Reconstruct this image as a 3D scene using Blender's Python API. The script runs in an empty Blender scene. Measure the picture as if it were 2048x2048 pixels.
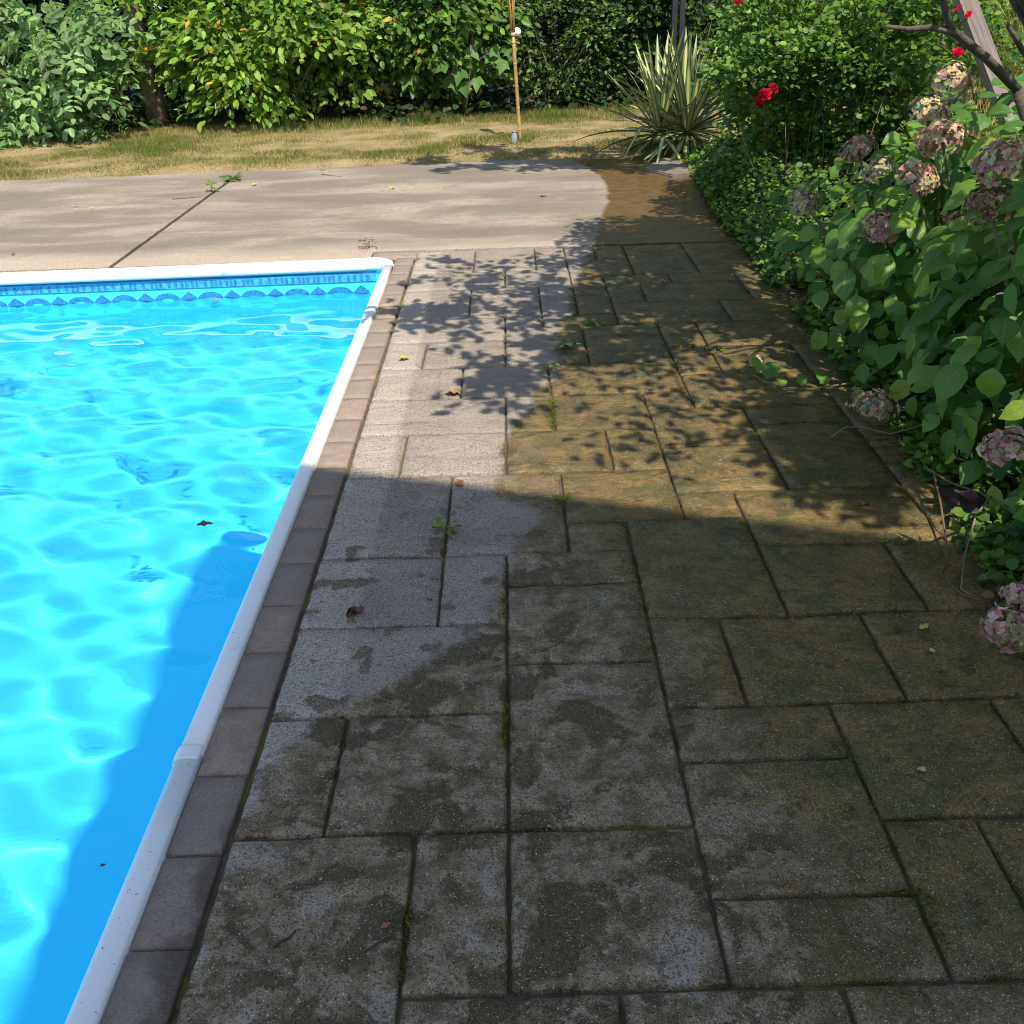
import bpy, bmesh, math, random
import numpy as np
from mathutils import Vector, Matrix, noise, Quaternion

SC = bpy.context.scene
COL = SC.collection
rnd = random.Random(7)
rng = np.random.default_rng(11)

# ------------------------------------------------------------------ camera
CAM_H = 1.70
PITCH, YAW, ROLL, FPX = 0.478106, -0.00823, -0.0349876, 2043.26
cf = Vector((math.sin(YAW)*math.cos(PITCH), math.cos(YAW)*math.cos(PITCH), -math.sin(PITCH)))
r0 = Vector((math.cos(YAW), -math.sin(YAW), 0)); u0 = r0.cross(cf)
cr = r0*math.cos(ROLL)+u0*math.sin(ROLL); cu = cr.cross(cf)
camd = bpy.data.cameras.new('camera'); cam = bpy.data.objects.new('camera', camd)
COL.objects.link(cam)
camd.sensor_width = 36; camd.sensor_height = 36
camd.angle = 2*math.atan(1024/FPX); camd.clip_start = 0.05; camd.clip_end = 500
cam.matrix_world = Matrix(((cr.x, cu.x, -cf.x, 0), (cr.y, cu.y, -cf.y, 0), (cr.z, cu.z, -cf.z, CAM_H), (0, 0, 0, 1)))
SC.camera = cam

# ------------------------------------------------------------------ sky, sun, exposure
SUN_EL = math.radians(57)
TRAV = Vector((-0.30, 0.954, 0)).normalized()          # the way the shadows fall on the ground
world = bpy.data.worlds.new('World'); SC.world = world; world.use_nodes = True
wn = world.node_tree; bg = wn.nodes['Background']
sky = wn.nodes.new('ShaderNodeTexSky'); sky.sky_type = 'NISHITA'; sky.sun_disc = False
sky.sun_elevation = SUN_EL; sky.sun_rotation = math.atan2(-TRAV.x, -TRAV.y)
sky.air_density = 0.95; sky.dust_density = 1.0; sky.ozone_density = 1.0
wn.links.new(sky.outputs[0], bg.inputs[0]); bg.inputs[1].default_value = 0.15
sd = bpy.data.lights.new('sun', 'SUN'); sun = bpy.data.objects.new('sun', sd); COL.objects.link(sun)
sd.energy = 4.7; sd.angle = math.radians(0.53); sd.color = (1.0, 0.93, 0.82)
ray = Vector((TRAV.x*math.cos(SUN_EL), TRAV.y*math.cos(SUN_EL), -math.sin(SUN_EL)))
sun.rotation_euler = ray.to_track_quat('-Z', 'Y').to_euler(); sun.location = (4, -8, 12)
sd.cycles.is_caustics_light = True
SC.view_settings.view_transform = 'Standard'; SC.view_settings.look = 'None'
SC.view_settings.exposure = 0.58; SC.view_settings.gamma = 1.0
SC.view_settings.use_curve_mapping = False
SC.render.engine = 'CYCLES'
SC.cycles.max_bounces = 8; SC.cycles.transparent_max_bounces = 8
SC.cycles.sample_clamp_indirect = 6.0
SC.cycles.use_denoising = True
SC.cycles.filter_width = 1.0

# ------------------------------------------------------------------ helpers
U = 0.2103035; GX, GY = -0.047038, 1.30265            # paving module and its origin
def gx(u): return GX+U*u
def gy(v): return GY+U*v
def at(px, py, Y=None, z=0.0):
    """the world point a place in the garden has, from its sighting at distance Y (or height z)"""
    d = cf + cr*((px-1024)/FPX) - cu*((py-1024)/FPX)
    t = (z-CAM_H)/d.z if Y is None else Y/d.y
    return Vector((d.x*t, d.y*t, CAM_H+d.z*t))

def mesh_obj(name, verts, faces, mat, parent=None, smooth=False, colors=None):
    me = bpy.data.meshes.new(name)
    me.from_pydata([tuple(v) for v in verts], [], faces)
    if mat: me.materials.append(mat)
    if smooth: me.polygons.foreach_set('use_smooth', [True]*len(me.polygons))
    me.update()
    o = bpy.data.objects.new(name, me); COL.objects.link(o)
    if parent: o.parent = parent
    return o

def big_mesh(name, V, loops, starts, mat, smooth=False, col=None):
    """mesh from numpy arrays; col = one colour per vertex"""
    me = bpy.data.meshes.new(name)
    me.vertices.add(len(V)); me.vertices.foreach_set('co', np.ascontiguousarray(V, np.float32).ravel())
    me.loops.add(len(loops)); me.loops.foreach_set('vertex_index', np.ascontiguousarray(loops, np.int32))
    me.polygons.add(len(starts)); me.polygons.foreach_set('loop_start', np.ascontiguousarray(starts, np.int32))
    if smooth: me.polygons.foreach_set('use_smooth', np.ones(len(starts), bool))
    if col is not None:
        a = me.color_attributes.new('tint', 'FLOAT_COLOR', 'POINT')
        c = np.ones((len(V), 4), np.float32); c[:, :3] = col
        a.data.foreach_set('color', c.ravel())
    if mat: me.materials.append(mat)
    me.update(calc_edges=True); me.validate()
    return me

def obj(name, me, parent=None):
    o = bpy.data.objects.new(name, me); COL.objects.link(o)
    if parent: o.parent = parent
    return o

def tag(o, label=None, cat=None, group=None, kind=None):
    if label: o['label'] = label
    if cat: o['category'] = cat
    if group: o['group'] = group
    if kind: o['kind'] = kind
    return o

def empty(name, loc=(0, 0, 0)):
    o = bpy.data.objects.new(name, None); COL.objects.link(o); o.location = loc
    o.empty_display_size = 0.1
    return o

def nz(x, y, z=0.0): return noise.noise((x, y, z))

def box(x0, x1, y0, y1, z0, z1):
    v = [(x0,y0,z0),(x1,y0,z0),(x1,y1,z0),(x0,y1,z0),(x0,y0,z1),(x1,y0,z1),(x1,y1,z1),(x0,y1,z1)]
    f = [(0,3,2,1),(4,5,6,7),(0,1,5,4),(1,2,6,5),(2,3,7,6),(3,0,4,7)]
    return v, f

def tube(pts, radii, seg=7, cap=True):
    """swept tube along pts, returns verts, faces"""
    V = []; F = []; n = len(pts); pts = [Vector(p) for p in pts]
    ref = Vector((0.31, 0.2, 0.93))
    for i, p in enumerate(pts):
        t = (pts[min(i+1, n-1)]-pts[max(i-1, 0)]).normalized()
        a = t.cross(ref)
        if a.length < 1e-3: a = t.cross(Vector((1, 0, 0)))
        a.normalize(); b = t.cross(a)
        for k in range(seg):
            w = 2*math.pi*k/seg
            V.append(p+(a*math.cos(w)+b*math.sin(w))*radii[i])
    for i in range(n-1):
        for k in range(seg):
            k2 = (k+1) % seg
            F.append((i*seg+k, i*seg+k2, (i+1)*seg+k2, (i+1)*seg+k))
    if cap:
        F.append(tuple(range(seg))[::-1]); F.append(tuple((n-1)*seg+k for k in range(seg)))
    return V, F

def join(parts):
    V = []; F = []
    for v, f in parts:
        o = len(V); V += list(v); F += [tuple(i+o for i in q) for q in f]
    return V, F

# ------------------------------------------------------------------ materials
class NT:
    def __init__(s, name):
        s.m = bpy.data.materials.new(name); s.m.use_nodes = True
        s.t = s.m.node_tree; s.b = s.t.nodes['Principled BSDF']; s.out = s.t.nodes['Material Output']
    def n(s, typ, **kw):
        nd = s.t.nodes.new(typ)
        for k, v in kw.items():
            if hasattr(nd, k): setattr(nd, k, v)
            else: nd.inputs[k].default_value = v
        return nd
    def l(s, a, b): s.t.links.new(a, b)
    def pos(s): return s.n('ShaderNodeNewGeometry').outputs['Position']
    def noise(s, vec, scale, detail=4, rough=0.55, dist=0.0, out='Fac'):
        nd = s.n('ShaderNodeTexNoise'); nd.inputs['Scale'].default_value = scale
        nd.inputs['Detail'].default_value = detail; nd.inputs['Roughness'].default_value = rough
        nd.inputs['Distortion'].default_value = dist
        if vec is not None: s.l(vec, nd.inputs['Vector'])
        return nd.outputs[out]
    def ramp(s, fac, stops, interp='LINEAR'):
        nd = s.n('ShaderNodeValToRGB'); cr_ = nd.color_ramp; cr_.interpolation = interp
        while len(cr_.elements) < len(stops): cr_.elements.new(0.5)
        for e, (p, c) in zip(cr_.elements, stops):
            e.position = p; e.color = (c, c, c, 1) if isinstance(c, (int, float)) else (*c, 1)
        s.l(fac, nd.inputs[0]); return nd.outputs[0]
    def mix(s, fac, a, b, blend='MIX'):
        nd = s.n('ShaderNodeMix', data_type='RGBA', blend_type=blend, clamp_factor=True)
        for sock, x in ((nd.inputs[0], fac), (nd.inputs[6], a), (nd.inputs[7], b)):
            if isinstance(x, (int, float)): sock.default_value = x if sock == nd.inputs[0] else (x, x, x, 1)
            elif isinstance(x, tuple): sock.default_value = (*x, 1)
            else: s.l(x, sock)
        return nd.outputs[2]
    def math(s, op, a, b=None, c=None):
        nd = s.n('ShaderNodeMath', operation=op)
        for i, x in enumerate((a, b, c)):
            if x is None: continue
            if isinstance(x, (int, float)): nd.inputs[i].default_value = x
            else: s.l(x, nd.inputs[i])
        return nd.outputs[0]
    def maprange(s, v, a, b, c=0.0, d=1.0, smooth=True):
        nd = s.n('ShaderNodeMapRange', interpolation_type='SMOOTHSTEP' if smooth else 'LINEAR')
        s.l(v, nd.inputs[0])
        for i, x in enumerate((a, b, c, d)):
            if isinstance(x, (int, float)): nd.inputs[1+i].default_value = x
            else: s.l(x, nd.inputs[1+i])
        return nd.outputs[0]
    def bump(s, h, strength=0.4, dist=0.01, normal=None):
        nd = s.n('ShaderNodeBump'); nd.inputs['Strength'].default_value = strength
        nd.inputs['Distance'].default_value = dist; s.l(h, nd.inputs['Height'])
        if normal is not None: s.l(normal, nd.inputs['Normal'])
        return nd.outputs[0]
    def set(s, **kw):
        for k, v in kw.items():
            k = k.replace('_', ' ')
            sock = s.b.inputs[k]
            if isinstance(v, (int, float)): sock.default_value = v
            elif isinstance(v, tuple): sock.default_value = (*v, 1)
            else: s.l(v, sock)
        return s.m

# where the deck has been hosed: the edge of the wet ground, X against Y
WET = [(1.2, -0.75), (2.0, -0.62), (2.35, -0.28), (2.75, -0.06), (3.07, 0.0), (3.25, 0.08), (3.42, -0.07), (3.99, -0.05), (4.21, 0.04), (4.45, 0.09), (4.8, 0.22), (5.2, 0.2), (5.8, 0.31), (6.5, 0.42), (7.2, 0.55), (7.75, 0.64), (8.4, 0.74), (9.2, 0.86), (10.2, 0.89), (11.5, 0.6)]
def wet_mask(n, P, soft=0.03, wob=0.26):
    """1 where the paving is wet"""
    sep = n.n('ShaderNodeSeparateXYZ'); n.l(P, sep.inputs[0])
    cv = n.n('ShaderNodeFloatCurve')
    c = cv.mapping.curves[0]; cv.mapping.clip_min_x = 0; cv.mapping.use_clip = False
    pts = [((y-1.0)/11.0, (x+1.0)/2.5) for y, x in WET]
    while len(c.points) < len(pts): c.points.new(0.5, 0.5)
    for p, q in zip(c.points, pts): p.location = q; p.handle_type = 'AUTO'
    cv.mapping.update()
    yn = n.math('MULTIPLY_ADD', sep.outputs[1], 1/11.0, -1.0/11.0)
    n.l(yn, cv.inputs['Value'])
    xb = n.math('MULTIPLY_ADD', cv.outputs[0], 2.5, -1.0)
    d = n.math('SUBTRACT', sep.outputs[0], xb)
    w1 = n.math('MULTIPLY_ADD', n.noise(P, 4.5, 3), wob, -wob/2)
    w2 = n.math('MULTIPLY_ADD', n.noise(P, 28, 2), 0.06, -0.03)
    d2 = n.math('ADD', n.math('ADD', d, w1), w2)
    return n.maprange(d2, -soft, soft), sep, d2

def mat_paver(name='paver_stone', brown=False):
    n = NT(name); P = n.pos()
    oi = n.n('ShaderNodeObjectInfo').outputs['Random']
    wet, sep, d2 = wet_mask(n, P)
    big = n.noise(P, 3.0, 4, 0.6); mid = n.noise(P, 14, 5, 0.65); fine = n.noise(P, 190, 2, 0.6); grit = n.noise(P, 420, 1, 0.5)
    if brown:
        dry = n.mix(n.ramp(oi, [(0, 0), (1, 1)]), (0.36, 0.27, 0.195), (0.235, 0.20, 0.165))
        dry = n.mix(n.maprange(mid, 0.35, 0.7), dry, (0.25, 0.19, 0.15))
        wetc = n.mix(n.maprange(big, 0.35, 0.65), (0.17, 0.125, 0.09), (0.115, 0.09, 0.068))
    else:
        dry = n.mix(n.maprange(big, 0.3, 0.7), (0.325, 0.273, 0.217), (0.24, 0.20, 0.155))
        dry = n.mix(n.math('MULTIPLY', oi, 0.35), dry, (0.37, 0.31, 0.25))
        edge = n.math('ADD', n.math('SUBTRACT', sep.outputs[0], -0.505), n.math('MULTIPLY_ADD', mid, 0.05, -0.025))
        clean = n.maprange(edge, 0.02, -0.02)                              # the strip the splashing keeps pale
        dry = n.mix(n.math('MULTIPLY', clean, 0.55), dry, (0.49, 0.415, 0.33))
        dry = n.mix(n.maprange(mid, 0.55, 0.85), dry, (0.25, 0.21, 0.16))
        # algae brown and green on the damp side
        ax_ = n.math('ADD', n.math('MULTIPLY_ADD', big, 0.9, -0.45), n.math('MULTIPLY_ADD', sep.outputs[1], 0.30, -0.85))
        alg = n.maprange(n.math('ADD', ax_, sep.outputs[0]), -0.05, 0.50)
        wetg = n.mix(n.maprange(mid, 0.38, 0.62), (0.31, 0.225, 0.135), (0.148, 0.098, 0.045))
        patch = n.noise(P, 5.5, 4, 0.62, 0.5)
        wetg = n.mix(n.maprange(n.math('ADD', patch, n.math('MULTIPLY_ADD', n.noise(P, 40, 3), 0.08, -0.04)), 0.51, 0.575, 0, 0.9), wetg, (0.080, 0.053, 0.018))
        wetg = n.mix(n.maprange(patch, 0.41, 0.35, 0, 0.7), wetg, (0.36, 0.30, 0.22))
        weta = n.mix(n.maprange(n.noise(P, 6.5, 5, 0.7), 0.38, 0.62), (0.198, 0.127, 0.038), (0.098, 0.078, 0.020))
        weta = n.mix(n.maprange(n.noise(P, 4.2, 5, 0.7, 0.6), 0.50, 0.64, 0, 0.85), weta, (0.062, 0.068, 0.016))
        weta = n.mix(n.maprange(n.noise(P, 17, 4, 0.7), 0.52, 0.66, 0, 0.8), weta, (0.052, 0.034, 0.010))
        wetc = n.mix(alg, wetg, weta)
    c = n.mix(wet, dry, wetc)
    # damp marks left on the dry stones
    spots = n.math('MULTIPLY', n.maprange(n.noise(P, 8.0, 3, 0.5), 0.59, 0.64), n.maprange(sep.outputs[1], 3.6, 3.2))
    if not brown: c = n.mix(n.math('MULTIPLY', spots, n.math('SUBTRACT', 1.0, wet)), c, (0.17, 0.125, 0.08))
    # exposed aggregate: dark and pale grains
    amt = 0.35 if brown else 1.0
    c = n.mix(n.math('MULTIPLY', n.maprange(fine, 0.50, 0.64), 0.72*amt), c, (0.028, 0.022, 0.014))
    vo = n.n('ShaderNodeTexVoronoi'); vo.inputs['Scale'].default_value = 300; n.l(P, vo.inputs['Vector'])
    sc = n.n('ShaderNodeSeparateColor'); n.l(vo.outputs['Color'], sc.inputs[0])
    chip = n.math('MULTIPLY', n.math('GREATER_THAN', sc.outputs[0], 0.89), n.math('LESS_THAN', vo.outputs['Distance'], n.math('MULTIPLY', sc.outputs[1], 0.55)))
    c = n.mix(n.math('MULTIPLY', chip, 0.75*amt), c, (0.62, 0.58, 0.52))
    c = n.mix(n.math('MULTIPLY', n.maprange(grit, 0.55, 0.72), 0.30*amt), c, (0.60, 0.55, 0.47))
    c = n.mix(n.math('MULTIPLY', n.maprange(n.noise(P, 75, 4, 0.75), 0.50, 0.66), 0.5*amt), c, (0.05, 0.038, 0.02))
    # relief: cleft slate ridges running slightly aslant, then grain
    mp = n.n('ShaderNodeMapping'); mp.inputs['Rotation'].default_value = (0, 0, 0.42); mp.inputs['Scale'].default_value = (3.6, 6.2, 6.0)
    n.l(P, mp.inputs['Vector'])
    off = n.n('ShaderNodeVectorMath', operation='ADD'); n.l(mp.outputs[0], off.inputs[0])
    comb = n.n('ShaderNodeCombineXYZ'); n.l(n.math('MULTIPLY', oi, 37.0), comb.inputs[0]); n.l(n.math('MULTIPLY', oi, 91.0), comb.inputs[1]); n.l(comb.outputs[0], off.inputs[1])
    cleft = n.noise(off.outputs[0], 1.0, 4, 0.52, 0.9)
    h = n.math('ADD', n.math('MULTIPLY', cleft, 0.25 if brown else 1.9), n.math('MULTIPLY', fine, 0.20))
    h = n.math('ADD', h, n.math('MULTIPLY', mid, 0.12))
    nb = n.bump(h, 0.9, 0.018)
    pud = n.maprange(mid, 0.40, 0.62)
    wr = n.mix(pud, 0.22, 0.55)
    rough = n.mix(wet, 0.85, n.math('ADD', n.math('MULTIPLY', pud, 0.28), 0.14))
    return n.set(Base_Color=c, Roughness=rough, Normal=nb, Specular_IOR_Level=n.mix(wet, 0.25, 0.13))

def mat_concrete():
    n = NT('deck_concrete'); P = n.pos()
    wet, sep, d2 = wet_mask(n, P, 0.02, 0.10)
    mp = n.n('ShaderNodeMapping'); mp.inputs['Scale'].default_value = (0.55, 1.5, 1); n.l(P, mp.inputs['Vector'])
    big = n.noise(mp.outputs[0], 1.3, 6, 0.62, 0.4); mid = n.noise(P, 9, 5, 0.6); fine = n.noise(P, 150, 2, 0.6)
    c = n.ramp(big, [(0.30, (0.39, 0.315, 0.235)), (0.44, (0.285, 0.235, 0.175)), (0.53, (0.20, 0.168, 0.125)), (0.70, (0.14, 0.12, 0.092))])
    c = n.mix(n.maprange(n.noise(P, 3.3, 6, 0.7, 0.8), 0.50, 0.68, 0, 0.55), c, (0.16, 0.135, 0.10))
    c = n.mix(n.maprange(n.noise(P, 24, 5, 0.7), 0.48, 0.66, 0, 0.55), c, (0.13, 0.11, 0.085))
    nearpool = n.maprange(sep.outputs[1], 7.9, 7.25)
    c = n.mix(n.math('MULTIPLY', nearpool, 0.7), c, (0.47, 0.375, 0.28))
    c = n.mix(n.math('MULTIPLY', n.maprange(n.noise(P, 85, 3, 0.7), 0.48, 0.64), 0.6), c, (0.10, 0.082, 0.058))
    c = n.mix(n.math('MULTIPLY', n.maprange(n.noise(P, 330, 1), 0.56, 0.7), 0.4), c, (0.62, 0.54, 0.43))
    wetc = n.mix(n.maprange(mid, 0.35, 0.65), (0.15, 0.092, 0.036), (0.105, 0.068, 0.026))
    c = n.mix(wet, c, wetc)
    rough = n.mix(wet, 0.9, 0.22)
    nb = n.bump(n.math('ADD', n.math('MULTIPLY', fine, 0.6), mid), 0.5, 0.008)
    return n.set(Base_Color=c, Roughness=rough, Normal=nb, Specular_IOR_Level=0.25)

def mat_plain(name, c1, c2, scale=8, rough=0.8, bump=0.2, bscale=60, spec=0.4):
    n = NT(name); P = n.pos()
    c = n.mix(n.maprange(n.noise(P, scale, 4, 0.6), 0.3, 0.7), c1, c2)
    m = n.set(Base_Color=c, Roughness=rough, Specular_IOR_Level=spec)
    if bump: n.set(Normal=n.bump(n.noise(P, bscale, 4, 0.6), bump, 0.01))
    return m

M_PAVER = mat_paver(); M_BROWN = mat_paver('brown_paver', True); M_CONC = mat_concrete()
def mat_vinyl():
    n = NT('white_vinyl'); P = n.pos()
    c = n.mix(n.maprange(n.noise(P, 7, 5, 0.7), 0.55, 0.8, 0, 0.35), (0.80, 0.80, 0.79), (0.62, 0.60, 0.56))
    c = n.mix(n.math('GREATER_THAN', n.noise(P, 130, 1), 0.745), c, (0.20, 0.18, 0.15))
    return n.set(Base_Color=c, Roughness=0.38)
M_VINYL = mat_vinyl()
M_LINER = mat_plain('pool_liner', (0.06, 0.67, 0.93), (0.068, 0.69, 0.94), 3, 0.6, 0, spec=0.15)
M_SAND = mat_plain('joint_sand', (0.16, 0.125, 0.085), (0.09, 0.075, 0.05), 20, 0.95, 0.6, 150)

# ------------------------------------------------------------------ pool dimensions
PX1, PY1 = gx(-3.66), gy(28.12)        # outer edges of the white coping, right and far
PX0, PY0 = -5.9, -2.4
CW = 0.066; WX1, WY1 = PX1-0.052, PY1-0.052   # liner walls
WATER_Z, FLOOR_Z = -0.22, -1.42

# ------------------------------------------------------------------ ground
def mat_soil():
    n = NT('garden_soil'); P = n.pos()
    c = n.ramp(n.noise(P, 11, 6, 0.7), [(0.3, (0.022, 0.016, 0.011)), (0.5, (0.05, 0.036, 0.022)), (0.68, (0.10, 0.068, 0.038))])
    return n.set(Base_Color=c, Roughness=0.95, Normal=n.bump(n.noise(P, 45, 5, 0.7), 0.9, 0.03))
M_SOIL = mat_soil()
def mat_lawn():
    n = NT('dry_lawn'); P = n.pos()
    a = n.noise(P, 1.6, 5, 0.65); b = n.noise(P, 30, 4, 0.7)
    c = n.ramp(a, [(0.34, (0.37, 0.265, 0.135)), (0.48, (0.29, 0.215, 0.10)), (0.58, (0.20, 0.165, 0.05)), (0.7, (0.11, 0.12, 0.03))])
    c = n.mix(n.math('MULTIPLY', n.maprange(b, 0.45, 0.7), 0.6), c, (0.12, 0.085, 0.04))
    return n.set(Base_Color=c, Roughness=0.95, Normal=n.bump(b, 0.8, 0.03))
M_LAWN = mat_lawn()

xs = [-90, PX0-0.1, PX1-0.02, 90]; ys = [-60, PY0-0.1, PY1-0.02, 160]
gv = [(x, y, -0.06) for y in ys for x in xs]
gf = [(j*4+i, j*4+i+1, j*4+i+5, j*4+i+4) for j in range(3) for i in range(3) if not (i == 1 and j == 1)]
tag(mesh_obj('ground', gv, gf, M_SOIL), kind='structure')

def edge_lawn(x):      # where the concrete gives way to grass
    pts = [(-12, 47.2), (-5.4, 47.38), (-3.28, 47.6), (-1.6, 48.2), (-0.1, 48.7), (0.9, 48.0), (1.74, 46.9), (4, 46.5)]
    for (a, b), (c, d) in zip(pts, pts[1:]):
        if x <= c: return gy(b+(d-b)*(x-a)/(c-a))
    return gy(46.5)
def lawn_z(x, y):
    t = y-edge_lawn(x)
    return -0.03+min(max(t+0.1, 0), 0.35)*0.16+0.02*nz(x*1.1, y*1.1)+max(t-1.2, 0)*0.02
NXL, NYL = 120, 60
lv = []
for j in range(NYL+1):
    for i in range(NXL+1):
        x = -11+16*i/NXL; y = 10.6+7.4*j/NYL
        lv.append((x, y, lawn_z(x, y)))
lf = [(j*(NXL+1)+i, j*(NXL+1)+i+1, (j+1)*(NXL+1)+i+1, (j+1)*(NXL+1)+i) for j in range(NYL) for i in range(NXL)]
tag(mesh_obj('lawn', lv, lf, M_LAWN, smooth=True), kind='structure')

def bed_edge(y):       # left edge of the planting bed
    pts = [(0.0, 6.3), (4.63, 6.75), (8.8, 7.2), (12.4, 7.45), (17.4, 7.55), (26.3, 7.65), (33.4, 7.8), (38, 8.2), (44.2, 8.6), (50, 8.8), (60, 8.9)]
    v = (y-GY)/U
    for (a, b), (c, d) in zip(pts, pts[1:]):
        if v <= c: return gx(b+(d-b)*(v-a)/(c-a))
    return gx(8.9)
bv = []; NB = 150; WB = [0, .03, .07, .14, .25, .4, .6, .9, 1.3, 2, 3, 4.5]
for j in range(NB+1):
    y = 0.2+11.4*j/NB
    for w in WB:
        x = bed_edge(y)+w+0.05*nz(y*3.1, 5.5)+0.02*nz(y*11, 2.2)
        bv.append((x, y, -0.012+min(w, 0.35)*0.13+(0.03*nz(x*5, y*5)+0.018*nz(x*14, y*14))*min(1, w*6)+(0.0 if w else -0.03)))
nb_ = len(WB)
bf = [(j*nb_+i, j*nb_+i+1, (j+1)*nb_+i+1, (j+1)*nb_+i) for j in range(NB) for i in range(nb_-1)]
tag(mesh_obj('planting_bed', bv, bf, M_SOIL, smooth=True), kind='structure')

# ------------------------------------------------------------------ patio of cleft pavers, each its own piece
def mat_joint():
    n = NT('mossy_joint'); P = n.pos()
    c = n.mix(n.maprange(n.noise(P, 25, 4, 0.6), 0.3, 0.7), (0.13, 0.095, 0.062), (0.065, 0.05, 0.034))
    moss = n.maprange(n.noise(P, 3.2, 4, 0.6), 0.50, 0.60)
    c = n.mix(moss, c, n.mix(n.noise(P, 40, 3), (0.05, 0.07, 0.012), (0.20, 0.17, 0.03)))
    return n.set(Base_Color=c, Roughness=0.95, Normal=n.bump(n.noise(P, 120, 4, 0.7), 0.8, 0.01))
M_JOINT = mat_joint()
pb = [(gx(-3.7), -1.4, -0.018), (gx(8.6), -1.4, -0.018), (gx(8.6), gy(29.3), -0.018), (gx(-3.7), gy(29.3), -0.018)]
patio = tag(mesh_obj('patio', pb, [(0, 1, 2, 3)], M_JOINT), kind='structure')

KNOWN = [(-3,-1,-1,2),(-1,0,0,2),(0,0,2,2),(-1,-2,1,0),(1,-2,3,0),(3,-2,5,0),(5,-2,7,0),(-3,-3,-1,-1),
 (-3,2,-2,4),(-2,2,0,4),(-3,4,0,6),(-3,6,-1,8),(-1,6,0,8),(-3,8,-1,11),(-1,8,1,11),(0,7,2,8),(0,5,2,7),(0,2,2,5),
 (1,8,2,9),(1,9,3,11),(2,6,4,9),(3,9,4,10),(4,8,7,10),(4,6,6,8),(6,6,8,8),(2,4,3,6),(3,4,5,6),(5,4,7,6),
 (2,3,4,4),(2,1,4,3),(2,0,4,1),(4,2,6,4),(4,0,5,2),(5,0,7,2),(6,2,8,4),(-3,11,-2,13),(-2,11,0,13),(0,11,2,13),(2,11,3,13),
 (3,10,5,12),(3,12,5,14),(5,13,7,14),(5,10,7,13),(-3,13,0,15),(0,13,1,15),(1,13,3,15),(3,14,4,15),(4,14,7,16),
 (-3,15,-1,17),(-1,15,1,17),(1,15,4,17),(4,16,5,18),(5,16,7,18),(-3,17,-2,19),(-2,17,0,19),(0,17,2,20),(0,20,1,21),
 (-3,19,0,21),(-3,21,-1,24),(-1,21,1,23),(-1,23,1,24),(-3,24,0,26),(0,24,2,26),(-3,26,-1,27),(-3,27,-1,29),(-1,26,1,29),(1,26,2,29),
 (1,21,2,24),(1,20,3,21),(2,17,4,19)]
cells = set()
for a, b, c, d in KNOWN:
    for i in range(a, c):
        for j in range(b, d): cells.add((i, j))
slabs = list(KNOWN)
r5 = random.Random(5)
for j in range(-3, 29):
    for i in range(-3, 9):
        if (i, j) in cells: continue
        opts = [(2,2),(2,1),(1,2),(3,2),(2,3)]; r5.shuffle(opts); opts += [(1,1)]
        for w, h in opts:
            cc = [(i+p, j+q) for p in range(w) for q in range(h)]
            if all(k not in cells and k[0] < 9 and k[1] < 29 for k in cc):
                cells.update(cc); slabs.append((i, j, i+w, j+h)); break

def paver_mesh(x0, y0, x1, y1, seed, relief=0.0032, step=0.034, jit=0.0028, bev=0.007):
    """one stone: rough edges, rounded rim, cleft top"""
    w, d = x1-x0, y1-y0
    nx = max(3, round(w/step)); ny = max(3, round(d/step))
    fx = [0, bev, *[bev+(w-2*bev)*k/nx for k in range(1, nx)], w-bev, w]
    fy = [0, bev, *[bev+(d-2*bev)*k/ny for k in range(1, ny)], d-bev, d]
    cx, cy = (x0+x1)/2, (y0+y1)/2
    tx, ty = (rnd.uniform(-1, 1)*0.0035 for _ in range(2)); dz = rnd.uniform(-0.002, 0.002)
    V = []; nX, nY = len(fx), len(fy)
    for j, b in enumerate(fy):
        for i, a in enumerate(fx):
            x, y = x0+a, y0+b
            ei, ej = min(i, nX-1-i), min(j, nY-1-j)
            z = relief*(nz(x*6+seed*3.1, y*14+x*4, seed)+0.6*nz(x*17, y*26+seed, seed))+dz+tx*(x-cx)+ty*(y-cy)
            if ei <= 1: x += jit*nz(y*22, seed+7.7, 3 if i < 3 else 9)+0.5*jit*nz(y*70, seed, i)
            if ej <= 1: y += jit*nz(x*22, seed+1.3, 5 if j < 3 else 2)+0.5*jit*nz(x*70, seed, j)
            if ei == 0 or ej == 0: z -= 0.0085
            elif ei == 1 or ej == 1: z -= 0.0014
            V.append((x-cx, y-cy, z))
    F = [(j*nX+i, j*nX+i+1, (j+1)*nX+i+1, (j+1)*nX+i) for j in range(nY-1) for i in range(nX-1)]
    ring = [i for i in range(nX)]+[j*nX+nX-1 for j in range(1, nY)]+[(nY-1)*nX+i for i in range(nX-2, -1, -1)]+[j*nX for j in range(nY-2, 0, -1)]
    o = len(V); V += [(V[k][0], V[k][1], -0.045) for k in ring]; m = len(ring)
    F += [(ring[k], o+k, o+(k+1) % m, ring[(k+1) % m]) for k in range(m)]
    return V, F, (cx, cy, 0)

for k, (a, b, c, d) in enumerate(slabs):
    g = 0.0042
    x0 = gx(a)+g+(0.002 if a == -3 else 0); x1 = gx(c)-g; y0 = gy(b)+0.0062; y1 = gy(d)-0.0062
    if x0 > gx(8.1): continue
    V, F, loc = paver_mesh(x0, y0, x1, y1, k*1.37, relief=0.0055)
    o = mesh_obj('paver', V, F, M_PAVER, patio, smooth=True); o.location = loc

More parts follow.
